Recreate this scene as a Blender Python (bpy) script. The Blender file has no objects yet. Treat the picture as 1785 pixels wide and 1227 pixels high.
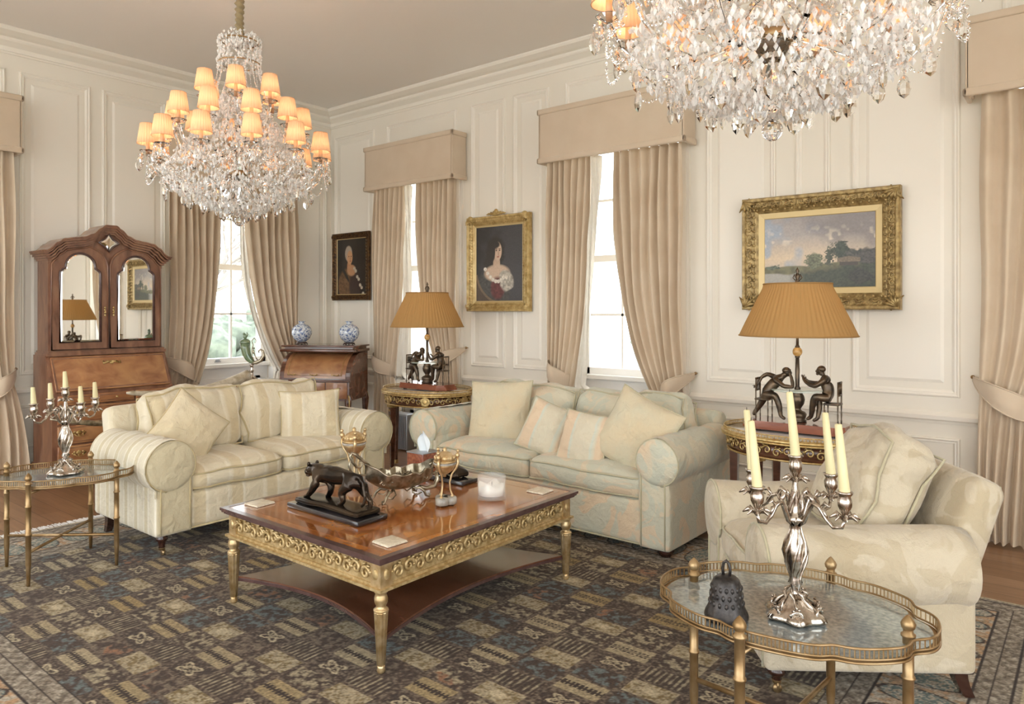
import bpy, math, random
import numpy as np
from mathutils import Vector, Matrix, noise as mnoise
random.seed(7)
PI = math.pi
SC = bpy.context.scene
COL = SC.collection

# ------------------------------------------------------------------ camera
cam_d = bpy.data.cameras.new('camera')
cam = bpy.data.objects.new('camera', cam_d); COL.objects.link(cam)
cam.location = (0, 0, 1.42)
cam.rotation_euler = (PI / 2, 0, math.radians(39.06))
cam_d.sensor_width = 36; cam_d.lens = 1260 / 1785 * 36
cam_d.shift_y = -73.5 / 1785
cam_d.clip_start = 0.05
SC.camera = cam
# ------------------------------------------------------------------ world
W = bpy.data.worlds.new('sky'); SC.world = W; W.use_nodes = True
bg = W.node_tree.nodes['Background']
bg.inputs[0].default_value = (0.93, 0.97, 1.0, 1); bg.inputs[1].default_value = 3.2
SC.view_settings.view_transform = 'Standard'; SC.view_settings.look = 'None'
SC.view_settings.gamma = 1; SC.view_settings.use_curve_mapping = False
SC.view_settings.exposure = 0.62

# ------------------------------------------------------------------ helpers
def lin(h):
    h = h.lstrip('#'); r = [int(h[i:i + 2], 16) / 255 for i in (0, 2, 4)]
    return tuple((c / 12.92 if c <= .04045 else ((c + .055) / 1.055) ** 2.4) for c in r) + (1,)

def newmat(name):
    m = bpy.data.materials.new(name); m.use_nodes = True
    nt = m.node_tree; b = nt.nodes['Principled BSDF']
    return m, nt, b

def nd(nt, t, **kw):
    n = nt.nodes.new(t)
    for k, v in kw.items(): setattr(n, k, v)
    return n

def coords(nt, scale=(1, 1, 1)):
    tc = nd(nt, 'ShaderNodeTexCoord'); mp = nd(nt, 'ShaderNodeMapping')
    mp.inputs['Scale'].default_value = scale
    nt.links.new(tc.outputs['Object'], mp.inputs[0]); return mp.outputs[0]

def bump(nt, b, height, strength=.3, dist=.002):
    bp = nd(nt, 'ShaderNodeBump'); bp.inputs['Strength'].default_value = strength
    bp.inputs['Distance'].default_value = dist
    nt.links.new(height, bp.inputs['Height']); nt.links.new(bp.outputs[0], b.inputs['Normal'])

def ramp(nt, fac, stops):
    r = nd(nt, 'ShaderNodeValToRGB'); e = r.color_ramp.elements
    while len(e) < len(stops): e.new(.5)
    for q, (p, c) in zip(e, stops): q.position = p; q.color = c
    nt.links.new(fac, r.inputs[0]); return r.outputs[0]

def noise(nt, vec, scale, detail=3, dist=0.0):
    n = nd(nt, 'ShaderNodeTexNoise'); n.inputs['Scale'].default_value = scale
    n.inputs['Detail'].default_value = detail; n.inputs['Distortion'].default_value = dist
    nt.links.new(vec, n.inputs['Vector']); return n.outputs['Fac']

def plain(name, c, rough=.5, metal=0.0, c2=None, ns=20, bs=0.0, bscale=80, spec=None, lo=.35, hi=.65, coat=0):
    m, nt, b = newmat(name); c = lin(c) if isinstance(c, str) else c
    b.inputs['Base Color'].default_value = c; b.inputs['Roughness'].default_value = rough
    b.inputs['Metallic'].default_value = metal
    if coat: b.inputs['Coat Weight'].default_value = coat; b.inputs['Coat Roughness'].default_value = .08
    if spec is not None: b.inputs['Specular IOR Level'].default_value = spec
    v = coords(nt)
    if c2:
        o = ramp(nt, noise(nt, v, ns, 4), [(lo, c), (hi, lin(c2))]); nt.links.new(o, b.inputs['Base Color'])
    if bs: bump(nt, b, noise(nt, v, bscale, 3), bs)
    return m

def wood(name, c1, c2, rough=.25, scale=(3, 30, 30), coat=.6, c3=None):
    m, nt, b = newmat(name); v = coords(nt, scale)
    n = noise(nt, v, 1.0, 5, .8)
    st = [(.3, lin(c1)), (.7, lin(c2))]
    if c3: st = [(.25, lin(c3)), (.45, lin(c1)), (.75, lin(c2))]
    nt.links.new(ramp(nt, n, st), b.inputs['Base Color'])
    b.inputs['Roughness'].default_value = rough
    b.inputs['Coat Weight'].default_value = coat; b.inputs['Coat Roughness'].default_value = .1
    return m

def fabric(name, c1, c2, mode='plain', axis=0, period=.12, c3=None, wr=1.2):
    m, nt, b = newmat(name); b.inputs['Roughness'].default_value = .85
    b.inputs['Specular IOR Level'].default_value = .2
    b.inputs['Sheen Weight'].default_value = .3
    tc = nd(nt, 'ShaderNodeTexCoord'); v = tc.outputs['Object']
    if mode == 'stripe':
        sp = nd(nt, 'ShaderNodeSeparateXYZ'); nt.links.new(v, sp.inputs[0])
        mt = nd(nt, 'ShaderNodeMath', operation='MULTIPLY'); mt.inputs[1].default_value = 1 / period
        nt.links.new(sp.outputs[axis], mt.inputs[0])
        fr = nd(nt, 'ShaderNodeMath', operation='FRACT'); nt.links.new(mt.outputs[0], fr.inputs[0])
        a, c, d = lin(c1), lin(c2), lin(c3 or c1)
        col = ramp(nt, fr.outputs[0], [(0, a), (.30, a), (.34, c), (.42, a), (.46, d), (.72, d), (.76, c), (.84, a)])
        nt.links.new(col, b.inputs['Base Color'])
    elif mode == 'damask':
        n = noise(nt, v, 5, 2, 1.6)
        n2 = noise(nt, v, 2.2, 1, .5)
        mask = ramp(nt, n, [(.47, (0, 0, 0, 1)), (.51, (1, 1, 1, 1))])
        big = ramp(nt, n2, [(.42, lin(c1)), (.62, lin(c3 or c1))])
        mx = nd(nt, 'ShaderNodeMixRGB'); mx.inputs[2].default_value = lin(c2)
        mul = nd(nt, 'ShaderNodeMath', operation='MULTIPLY'); mul.inputs[1].default_value = .75
        nt.links.new(mask, mul.inputs[0]); nt.links.new(mul.outputs[0], mx.inputs[0])
        nt.links.new(big, mx.inputs[1]); nt.links.new(mx.outputs[0], b.inputs['Base Color'])
    else:
        nt.links.new(ramp(nt, noise(nt, v, 5, 3), [(.35, lin(c1)), (.65, lin(c2))]), b.inputs['Base Color'])
    f = noise(nt, v, 260, 2); f2 = noise(nt, v, 14, 3, .5)
    ad = nd(nt, 'ShaderNodeMath', operation='MULTIPLY_ADD'); ad.inputs[1].default_value = .12
    nt.links.new(f, ad.inputs[0]); nt.links.new(f2, ad.inputs[2])
    f3 = noise(nt, v, 5.5, 4, 1.2)
    ad2 = nd(nt, 'ShaderNodeMath', operation='MULTIPLY_ADD'); ad2.inputs[1].default_value = wr
    nt.links.new(f3, ad2.inputs[0]); nt.links.new(ad.outputs[0], ad2.inputs[2])
    bump(nt, b, ad2.outputs[0], .5 if wr else .2, .03 if wr else .01)
    return m

def glassy(name, col=(1, 1, 1, 1), alpha=.3, rough=.02, diff=0.2):
    m, nt, b = newmat(name); b.inputs['Base Color'].default_value = col
    b.inputs['Roughness'].default_value = rough; b.inputs['Alpha'].default_value = alpha
    b.inputs['Specular IOR Level'].default_value = 1.0
    return m

class MB:
    """collects shapes and links them as one mesh object"""
    def __init__(s): s.v = []; s.f = []; s.sm = []
    def add(s, vs, fs, smooth=False, M=None):
        o = len(s.v)
        for p in vs:
            p = Vector(p)
            if M is not None: p = M @ p
            s.v.append(tuple(p))
        for f in fs: s.f.append(tuple(i + o for i in f)); s.sm.append(smooth)
        return s
    def box(s, x0, x1, y0, y1, z0, z1, M=None):
        vs = [(x, y, z) for x in (x0, x1) for y in (y0, y1) for z in (z0, z1)]
        return s.add(vs, [(0, 1, 3, 2), (4, 6, 7, 5), (0, 4, 5, 1), (2, 3, 7, 6), (0, 2, 6, 4), (1, 5, 7, 3)], False, M)
    def bbox(s, x0, x1, y0, y1, z0, z1, b=.005, M=None):
        return s.rbox(((x0 + x1) / 2, (y0 + y1) / 2, (z0 + z1) / 2), (x1 - x0, y1 - y0, z1 - z0), b, n=1, M=M, smooth=False)
    def rbox(s, c, size, r, n=3, crown=(0, 0, 0), M=None, smooth=True, nz=0.0, seed=0, div=0):
        """rounded box; crown bulges the faces"""
        hx, hy, hz = [q / 2 for q in size]; r = min(r, hx, hy, hz)
        def ax(h):
            a = [-h + r * (1 - math.cos(k * PI / 2 / n)) for k in range(n + 1)]
            mid = []
            if div: mid = [-(h - r) + 2 * (h - r) * k / (div + 1) for k in range(1, div + 1)]
            return a + mid + [-q for q in reversed(a)]
        A = [ax(hx), ax(hy), ax(hz)]
        vs = []; idx = {}; fs = []
        def vert(p):
            k = tuple(round(q, 6) for q in p)
            if k in idx: return idx[k]
            inner = [max(-(h - r), min(h - r, q)) for q, h in zip(p, (hx, hy, hz))]
            d = Vector(p) - Vector(inner)
            q = Vector(inner) + (d.normalized() * r if d.length > 1e-9 else d)
            u, w, t = p[0] / hx, p[1] / hy, p[2] / hz
            q.x += crown[0] * u * (1 - w * w) * (1 - t * t)
            q.y += crown[1] * w * (1 - u * u) * (1 - t * t)
            q.z += crown[2] * t * (1 - u ** 4) * (1 - w ** 4)
            if nz:
                nn = mnoise.noise_vector(Vector((q.x * 6 + seed, q.y * 6, q.z * 6))) * nz
                q += nn
            q += Vector(c); idx[k] = len(vs); vs.append(q); return idx[k]
        for a in range(3):
            b_, c_ = [(1, 2), (2, 0), (0, 1)][a]
            for sgn in (-1, 1):
                h = (hx, hy, hz)[a] * sgn
                B, Cc = A[b_], A[c_]
                for i in range(len(B) - 1):
                    for j in range(len(Cc) - 1):
                        ids = []
                        for (ii, jj) in ((i, j), (i + 1, j), (i + 1, j + 1), (i, j + 1)):
                            p = [0, 0, 0]; p[a] = h; p[b_] = B[ii]; p[c_] = Cc[jj]; ids.append(vert(p))
                        if sgn < 0: ids.reverse()
                        fs.append(ids)
        return s.add(vs, fs, smooth, M)
    def lathe(s, prof, seg=24, c=(0, 0, 0), M=None, smooth=True, sx=1, sy=1, flute=0, nf=12, caps=True):
        vs = []; fs = []
        for (r, z) in prof:
            for k in range(seg):
                a = 2 * PI * k / seg
                rr = r * (1 + flute * math.cos(nf * a)) if flute else r
                vs.append((c[0] + sx * rr * math.cos(a), c[1] + sy * rr * math.sin(a), c[2] + z))
        for i in range(len(prof) - 1):
            for k in range(seg):
                k2 = (k + 1) % seg
                fs.append((i * seg + k, i * seg + k2, (i + 1) * seg + k2, (i + 1) * seg + k))
        if caps:
            fs.append(tuple(reversed(range(seg)))); n = (len(prof) - 1) * seg; fs.append(tuple(range(n, n + seg)))
        return s.add(vs, fs, smooth, M)
    def tube(s, pts, rad, seg=8, M=None, closed=False, smooth=True, flat=None):
        pts = [Vector(p) for p in pts]; n = len(pts)
        if not hasattr(rad, '__len__'): rad = [rad] * n
        vs = []; fs = []; up = None
        for i, p in enumerate(pts):
            if closed: t = pts[(i + 1) % n] - pts[i - 1]
            else: t = pts[min(i + 1, n - 1)] - pts[max(i - 1, 0)]
            if t.length < 1e-9: t = Vector((0, 0, 1))
            t.normalize()
            if up is None:
                up = Vector((0, 0, 1)) if abs(t.z) < .9 else Vector((1, 0, 0))
            a = (up - t * up.dot(t))
            if a.length < 1e-6: a = t.orthogonal()
            a.normalize(); up = a; b = t.cross(a)
            for k in range(seg):
                g = 2 * PI * k / seg
                vs.append(p + a * (rad[i] * math.cos(g)) + b * (rad[i] * (flat or 1) * math.sin(g)))
        m = n if closed else n - 1
        for i in range(m):
            for k in range(seg):
                k2 = (k + 1) % seg; j = (i + 1) % n
                fs.append((i * seg + k, i * seg + k2, j * seg + k2, j * seg + k))
        if not closed:
            fs.append(tuple(reversed(range(seg)))); fs.append(tuple(range((n - 1) * seg, n * seg)))
        return s.add(vs, fs, smooth, M)
    def prism(s, poly, z0, z1, M=None, smooth=False):
        n = len(poly); vs = [(x, y, z0) for x, y in poly] + [(x, y, z1) for x, y in poly]
        fs = [tuple(reversed(range(n))), tuple(range(n, 2 * n))] + [(i, (i + 1) % n, n + (i + 1) % n, n + i) for i in range(n)]
        return s.add(vs, fs, smooth, M)
    def ball(s, c, r, seg=12, rings=8, sc=(1, 1, 1), M=None, smooth=True):
        vs = [(c[0], c[1], c[2] - r * sc[2])]; fs = []
        for i in range(1, rings):
            t = PI * i / rings
            for k in range(seg):
                a = 2 * PI * k / seg
                vs.append((c[0] + r * sc[0] * math.sin(t) * math.cos(a), c[1] + r * sc[1] * math.sin(t) * math.sin(a), c[2] - r * sc[2] * math.cos(t)))
        vs.append((c[0], c[1], c[2] + r * sc[2])); L = len(vs) - 1
        for k in range(seg):
            fs.append((0, 1 + (k + 1) % seg, 1 + k)); fs.append((L, L - seg + k, L - seg + (k + 1) % seg))
        for i in range(rings - 2):
            for k in range(seg):
                a = 1 + i * seg + k; b = 1 + i * seg + (k + 1) % seg
                fs.append((a, b, b + seg, a + seg))
        return s.add(vs, fs, smooth, M)
    def octa(s, c, r, h):
        x, y, z = c; a = random.random() * PI; ca, sa = math.cos(a) * r, math.sin(a) * r
        return s.add([(x + ca, y + sa, z), (x - sa, y + ca, z), (x - ca, y - sa, z), (x + sa, y - ca, z), (x, y, z + h), (x, y, z - h)],
                     [(0, 1, 4), (1, 2, 4), (2, 3, 4), (3, 0, 4), (1, 0, 5), (2, 1, 5), (3, 2, 5), (0, 3, 5)], False)
    def sheet(s, P, smooth=True, M=None, thick=0):
        """P[i][j] grid of points"""
        n, m = len(P), len(P[0]); vs = [p for row in P for p in row]
        fs = [(i * m + j, i * m + j + 1, (i + 1) * m + j + 1, (i + 1) * m + j) for i in range(n - 1) for j in range(m - 1)]
        return s.add(vs, fs, smooth, M)
    def build(s, name, mat, parent=None):
        me = bpy.data.meshes.new(name); me.from_pydata(s.v, [], s.f)
        me.polygons.foreach_set('use_smooth', s.sm)
        me.materials.append(mat); me.update()
        o = bpy.data.objects.new(name, me); COL.objects.link(o)
        if parent is not None: o.parent = parent
        return o

def tag(o, label=None, cat=None, group=None, kind=None):
    if label: o['label'] = label
    if cat: o['category'] = cat
    if group: o['group'] = group
    if kind: o['kind'] = kind
    return o
def empty(name, loc=(0, 0, 0), rz=0, label=None, cat=None, group=None):
    o = bpy.data.objects.new(name, None); COL.objects.link(o); o.empty_display_size = .1
    o.location = loc; o.rotation_euler = (0, 0, rz); return tag(o, label, cat, group)
KIDS = {}
def copy_tree(o, parent=None):
    c = o.copy(); COL.objects.link(c); c.parent = parent
    for ch in [q for q in COL.objects if q.parent == o]: copy_tree(ch, c)
    return c
def struct(name, mb, m): return tag(mb.build(name, m), kind='structure')

def skin_mesh(nodes, edges, sub=2, root=0):
    """nodes: (x,y,z,r[,r2]) -> evaluated continuous skin mesh"""
    me = bpy.data.meshes.new('skin'); me.from_pydata([n[:3] for n in nodes], edges, []); me.update()
    o = bpy.data.objects.new('skin', me); COL.objects.link(o)
    md = o.modifiers.new('skin', 'SKIN'); md.branch_smoothing = .4; md.use_smooth_shade = True
    sv = me.skin_vertices[0].data if len(me.skin_vertices) else None
    if sv is None:
        import bmesh
        bm = bmesh.new(); bm.from_mesh(me); bm.verts.layers.skin.verify(); bm.to_mesh(me); bm.free()
        sv = me.skin_vertices[0].data
    for i, n in enumerate(nodes):
        r2 = n[4] if len(n) > 4 else n[3]
        sv[i].radius = (n[3], r2); sv[i].use_root = (i == root)
    ms = o.modifiers.new('sub', 'SUBSURF'); ms.levels = sub; ms.render_levels = sub
    dg = bpy.context.evaluated_depsgraph_get(); dg.update()
    ev = o.evaluated_get(dg); r = bpy.data.meshes.new_from_object(ev)
    bpy.data.objects.remove(o); bpy.data.meshes.remove(me)
    vs = [tuple(v.co) for v in r.vertices]; fs = [tuple(p.vertices) for p in r.polygons]
    bpy.data.meshes.remove(r)
    return vs, fs

def color_plane(name, w, h, nx, ny, fn, parent=None, mat=None, M=None):
    """dense quad grid in local xz (facing -y) with vertex colours from fn(U,V)->rgb linear"""
    u = np.linspace(0, 1, nx); v = np.linspace(0, 1, ny); U, V = np.meshgrid(u, v)
    rgb = fn(U, V)
    co = np.stack([(U - .5) * w, np.zeros_like(U), (V - .5) * h], -1).reshape(-1, 3)
    return grid_mesh(name, co, rgb, nx, ny, parent, mat)
def grid_mesh(name, co, rgb, nx, ny, parent, mat):
    i = np.arange((ny - 1) * (nx - 1)); r, c = i // (nx - 1), i % (nx - 1); a = r * nx + c
    faces = np.stack([a, a + 1, a + nx + 1, a + nx], -1).astype(np.int32)
    me = bpy.data.meshes.new(name)
    me.vertices.add(len(co)); me.vertices.foreach_set('co', co.astype(np.float32).ravel())
    me.loops.add(faces.size); me.loops.foreach_set('vertex_index', faces.ravel())
    me.polygons.add(len(faces)); me.polygons.foreach_set('loop_start', np.arange(0, faces.size, 4, dtype=np.int32))
    me.update(calc_edges=True)
    ca = me.color_attributes.new('col', 'FLOAT_COLOR', 'POINT')
    c4 = np.ones((len(co), 4), np.float32); c4[:, :3] = np.clip(rgb.reshape(-1, 3), 0, 1)
    ca.data.foreach_set('color', c4.ravel())
    me.materials.append(mat)
    o = bpy.data.objects.new(name, me); COL.objects.link(o)
    if parent is not None: o.parent = parent
    return o
def vcol_mat(name, rough=.5, bumpy=0, spec=.3, coat=0):
    m, nt, b = newmat(name); a = nd(nt, 'ShaderNodeAttribute', attribute_name='col')
    nt.links.new(a.outputs['Color'], b.inputs['Base Color'])
    b.inputs['Roughness'].default_value = rough; b.inputs['Specular IOR Level'].default_value = spec
    if coat: b.inputs['Coat Weight'].default_value = coat
    if bumpy: bump(nt, b, noise(nt, coords(nt), 350, 2), bumpy)
    return m

# ------------------------------------------------------------------ materials
M = {}
M['wall'] = plain('cream_paint', '#EDE6D8', .6, c2='#EAE2D3', ns=1.2)
M['trimpaint'] = plain('cream_gloss_paint', '#F0E9DC', .45)
M['ceil'] = plain('ceiling_paint', '#FAF5EF', .85)
M['white'] = plain('white_gloss_paint', '#F4F3F0', .35)
M['curtain'] = fabric('curtain_cloth', '#DAC7AE', '#D3BEA3', wr=0)
M['lining'] = fabric('curtain_lining', '#F0E9DC', '#E8E0D0')
M['pelmet'] = fabric('pelmet_cloth', '#D6C3AB', '#D2BEA5', wr=0)
M['s1'] = fabric('cream_stripe_cloth', '#E0D4B9', '#EAE0CA', 'stripe', 0, .24, c3='#D8C8A6')
M['s1y'] = fabric('cream_stripe_cloth_side', '#DAD0B8', '#ECE5D4', 'stripe', 1, .13, c3='#CFC2A2')
M['s1p'] = fabric('cream_plain_cloth', '#E0D2B4', '#D8C8A6')
M['s2'] = fabric('green_peach_damask', '#D0C8B0', '#C2C4B2', 'damask', c3='#D8C2A4')
M['s2s'] = fabric('green_peach_bands', '#D4CAB2', '#CBCEBF', 'stripe', 0, .26, c3='#DAC2A4')
M['s2p'] = fabric('pale_silk', '#CCC4AA', '#D4C3A2')
M['ch'] = fabric('beige_damask', '#C0B298', '#CCC0A9', 'damask', c3='#B9AA8E')
M['pipe1'] = fabric('cream_piping', '#C8B78E', '#C2B088')
M['pipe2'] = fabric('sage_piping', '#B8AF92', '#BCB496')
M['mahog'] = wood('mahogany', '#5C3A2A', '#7A4E3A', .22, (4, 18, 18), c3='#48291B')
M['walnut'] = wood('figured_walnut', '#A06C46', '#C0905F', .3, (5, 9, 9), c3='#7E4E30')
M['walnutd'] = wood('dark_walnut', '#7E5642', '#9C7256', .3, (12, 12, 4), c3='#5E3C2C')
M['tabletop'] = wood('burr_tabletop', '#A3602C', '#C2803F', .08, (7, 7, 7), 1.0, c3='#8A4A20')
M['inlay'] = plain('dark_inlay_band', '#7A3E1C', .08, c2='#A86830', ns=160, coat=1)
M['dkwood'] = wood('dark_moulding', '#4A3330', '#5E4642', .25, (20, 20, 20), .5)
M['redwood'] = wood('red_plinth_wood', '#7E4A38', '#94583F', .2, (8, 8, 20))
M['leg'] = plain('dark_turned_wood', '#3A221A', .2, coat=.5)
M['gold'] = plain('gilt', '#D9C298', .36, .7, c2='#B89868', ns=30, bs=.3, bscale=60)
M['goldpaint'] = plain('gilt_gesso', '#D2BA8C', .38, .45, c2='#A88C5A', ns=45, bs=.4, bscale=70)
M['ormolu'] = plain('ormolu', '#D8C088', .35, .7, c2='#B5945A', ns=40)
M['brass'] = plain('antique_brass', '#B09670', .38, .8, c2='#94764E', ns=15)
M['silver'] = plain('old_silver', '#D8CFC4', .16, 1.0, c2='#9A8C7E', ns=40, bs=.5, bscale=50)
M['silver2'] = plain('grey_silver', '#B8AE98', .28, .85, c2='#7C705C', ns=30, bs=.4, bscale=70)
M['bronze'] = plain('dark_bronze', '#2C2622', .2, .8, c2='#4A3D30', ns=8, bs=.3, bscale=30)
M['bronze2'] = plain('bronze_figure', '#4A423A', .35, .75, c2='#6A5844', ns=25)
M['iron'] = plain('cast_bell_metal', '#4E4A48', .4, .7, c2='#33302F', ns=60, bs=1.0, bscale=45)
M['blackstone'] = plain('black_marble', '#16161A', .12, c2='#202028', ns=8, coat=1)
M['onyx'] = plain('onyx', '#D8B070', .25, c2='#B88848', ns=60)
M['marble'] = plain('white_marble', '#D9D5CF', .15, c2='#C4C0BC', ns=5, coat=.5)
M['greymarble'] = plain('grey_marble', '#B7B0A4', .2, c2='#8C867C', ns=25)
M['wax'] = plain('ivory_wax', '#DDD2A4', .5)
M['waxwhite'] = plain('white_wax', '#F2EEE2', .6)
M['wick'] = plain('wick', '#2A2420', .9)
M['paper'] = plain('tissue_paper', '#E4ECF0', .8)
M['coaster'] = plain('coaster_card', '#E6DCC8', .4, c2='#CBBFA8', ns=60)
M['plastic'] = plain('white_plastic', '#EEEDE8', .35)
M['greymetal'] = plain('grey_metal', '#A8ACB2', .3, .6)
M['cord'] = fabric('olive_silk_sleeve', '#A08E6C', '#857350')
_m, _nt, _b = newmat('cut_crystal_pendant'); _b.inputs['Transmission Weight'].default_value = 1; _b.inputs['Roughness'].default_value = 0; _b.inputs['IOR'].default_value = 1.45; _b.inputs['Base Color'].default_value = (1, 1, 1, 1)
M['mirror'] = plain('mirror_glass', '#F2F2EE', .015, 1.0)
M['antmirror'] = plain('antiqued_mirror', '#C6CED0', .12, .6, c2='#9AA6AA', ns=70)
M['porcelain'] = plain('blue_white_porcelain', '#D4DADF', .12, c2='#64769E', ns=60, lo=.48, hi=.56, coat=1)
M['tusk'] = plain('ivory_tusk', '#D2C8B4', .4, c2='#A8987C', ns=18, bs=.8, bscale=30)
M['greenglass'] = plain('green_enamel', '#4E6A52', .15, c2='#7C8C68', ns=14, coat=1)
M['glass'] = glassy('clear_glass', (1, 1, 1, 1), .16, .01)
M['tableglass'] = glassy('pale_green_glass', (.75, .92, .84, 1), .45, .03)
M['windowglass'] = glassy('window_glass', (1, 1, 1, 1), .05, .01)
M['crystal'] = glassy('cut_crystal', (1, .985, .96, 1), .62, .04)
M['crystal2'] = glassy('cut_crystal_drop', (.80, .80, .80, 1), .30, .02)
M['crystal2'] = _m
M['lawn'] = plain('bounce_pale_lawn', '#D2D2C4', .9, c2='#E4E2DA', ns=.8)  # lawn colour paled to bounce more daylight up onto the ceiling
M['hedge'] = plain('hedge_leaf', '#6A766A', .9, c2='#94A08E', ns=6)
M['bark'] = plain('grey_bark', '#9A948C', .9)
M['tissuebox'] = plain('burr_box_wood', '#7A3522', .2, c2='#A05A3C', ns=60, coat=1)
M['fringe'] = plain('cotton_fringe', '#E8E4E0', .9)

def shade_mat(name, c, trans=.5):
    m = bpy.data.materials.new(name); m.use_nodes = True; nt = m.node_tree
    b = nt.nodes['Principled BSDF']; out = nt.nodes['Material Output']
    tr = nd(nt, 'ShaderNodeBsdfTranslucent'); tr.inputs[0].default_value = lin(c)
    b.inputs['Base Color'].default_value = lin(c); b.inputs['Roughness'].default_value = .8
    mx = nd(nt, 'ShaderNodeMixShader'); mx.inputs[0].default_value = trans
    nt.links.new(b.outputs[0], mx.inputs[1]); nt.links.new(tr.outputs[0], mx.inputs[2])
    nt.links.new(mx.outputs[0], out.inputs[0]); return m
def emit_mat(name, c, s):
    m = bpy.data.materials.new(name); m.use_nodes = True; nt = m.node_tree
    b = nt.nodes['Principled BSDF']; b.inputs['Base Color'].default_value = c
    b.inputs['Emission Color'].default_value = c; b.inputs['Emission Strength'].default_value = s
    return m
M['cshade'] = shade_mat('apricot_shade_silk', '#EBC29A', .20)
M['lshade'] = shade_mat('ochre_shade_silk', '#C09860', .4)
M['bulb'] = emit_mat('lit_bulb', (1, .84, .66, 1), 30)
M['bulb2'] = emit_mat('lit_lamp_bulb', (1, .72, .42, 1), 22)

# floor boards
def floor_mat():
    m, nt, b = newmat('oak_boards'); tc = nd(nt, 'ShaderNodeTexCoord')
    br = nd(nt, 'ShaderNodeTexBrick'); nt.links.new(tc.outputs['Object'], br.inputs['Vector'])
    br.inputs['Scale'].default_value = 1; br.inputs['Brick Width'].default_value = 1.9
    br.inputs['Row Height'].default_value = .14; br.inputs['Mortar Size'].default_value = .0022
    br.inputs['Color1'].default_value = lin('#A07C5E'); br.inputs['Color2'].default_value = lin('#8A6648')
    br.inputs['Mortar'].default_value = lin('#4A3424')
    mp = nd(nt, 'ShaderNodeMapping'); mp.inputs['Scale'].default_value = (2, 22, 1)
    nt.links.new(tc.outputs['Object'], mp.inputs[0])
    n = noise(nt, mp.outputs[0], 1.5, 5, .6)
    mx = nd(nt, 'ShaderNodeMixRGB', blend_type='MULTIPLY'); mx.inputs[0].default_value = .55
    nt.links.new(br.outputs[0], mx.inputs[1])
    nt.links.new(ramp(nt, n, [(.3, (.55, .5, .46, 1)), (.7, (1, 1, 1, 1))]), mx.inputs[2])
    nt.links.new(mx.outputs[0], b.inputs['Base Color']); b.inputs['Roughness'].default_value = .28
    return m
M['floor'] = floor_mat()

# ------------------------------------------------------------------ room
XL, YB, H = -7.13, 5.35, 3.76
XR, YF = 3.2, -3.6
T = .45
struct('floor', MB().box(XL - T, XR + .2, YF - .3, YB + T, -.1, 0), M['floor'])
struct('ceiling', MB().box(XL - T, XR + .2, YF - .3, YB + T, H, H + .1), M['ceil'])
WZ0, WZ1 = .80, 2.98          # glass zone
BW = [(-6.12, -5.06), (-3.72, -2.60), (-.46, .66)]   # openings on the window wall
LW = (3.50, 4.66)             # opening on the left wall
LW0 = (0.55, 1.72)
def wall_with(openings, a0, a1, mk):
    mb = MB(); p = a0
    for (o0, o1) in openings:
        mk(mb, p, o0, 0, H); mk(mb, o0, o1, WZ1, H); p = o1
    mk(mb, p, a1, 0, H); return mb
struct('wall_back', wall_with(BW, XL - T, XR + .2, lambda mb, a, b, z0, z1: mb.box(a, b, YB, YB + T, z0, z1)), M['wall'])
struct('wall_left', wall_with([LW0, LW], YF - .3, YB, lambda mb, a, b, z0, z1: mb.box(XL - T, XL, a, b, z0, z1)), M['wall'])
rw = MB(); p = YF
for (a, b) in ((-3.2, -.9), (-.3, 2.2)):  # openings added in this unseen wall to raise the daylight fill
    rw.box(XR, XR + .2, p, a, 0, H); rw.box(XR, XR + .2, a, b, 3.5, H); p = b
rw.box(XR, XR + .2, p, YB, 0, H)
struct('wall_right', rw, M['wall'])
fw = MB(); p = XL
for (a, b) in ((-6.6, -3.8), (-3.4, -.6), (-.2, 2.8)):  # wide openings added behind the camera to let in fill daylight
    fw.box(p, a, YF - .3, YF, 0, H); fw.box(a, b, YF - .3, YF, 3.55, H); p = b
fw.box(p, XR, YF - .3, YF, 0, H)
struct('wall_front', fw, M['wall'])

# mouldings: profile swept along the walls
def run(mb, prof, wall, a0, a1):
    """prof: list of (out, z); wall 'b' or 'l'"""
    n = len(prof); vs = []
    for a in (a0, a1):
        for (o, z) in prof:
            vs.append((a, YB - o, z) if wall == 'b' else (XL + o, a, z))
    fs = [(i, (i + 1) % n, n + (i + 1) % n, n + i) for i in range(n)] + [tuple(range(n)), tuple(range(n, 2 * n))]
    mb.add(vs, fs)
corn = [(0, H - .30), (.012, H - .30), (.02, H - .275), (.03, H - .27), (.03, H - .21), (.05, H - .19), (.09, H - .15), (.10, H - .13), (.10, H - .105), (.14, H - .09), (.20, H - .05), (.215, H - .02), (.215, H - .001), (0, H - .001)]
corn = [(o * .8, H - (H - z) * .62) for o, z in corn]
mb = MB(); run(mb, corn, 'b', XL, XR); struct('trim_1', mb, M['trimpaint'])
mb = MB(); run(mb, corn, 'l', YF, YB); struct('trim_2', mb, M['trimpaint'])
def segs(openings, a0, a1):
    out = []; p = a0
    for o0, o1 in openings: out.append((p, o0 - .09)); p = o1 + .09
    out.append((p, a1)); return out
dado = [(0, .69), (.012, .69), (.018, .705), (.03, .715), (.035, .74), (.022, .752), (.012, .765), (0, .765)]
base = [(0, 0), (.025, 0), (.025, .15), (.018, .165), (.01, .19), (0, .19)]
md, mbs = MB(), MB()
for a, b in segs(BW, XL, XR): run(md, dado, 'b', a, b); run(mbs, base, 'b', a, b)
struct('trim_3', md, M['trimpaint']); struct('baseboard_back', mbs, M['trimpaint'])
md, mbs = MB(), MB()
for a, b in segs([LW0, LW], YF, YB): run(md, dado, 'l', a, b); run(mbs, base, 'l', a, b)
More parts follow.
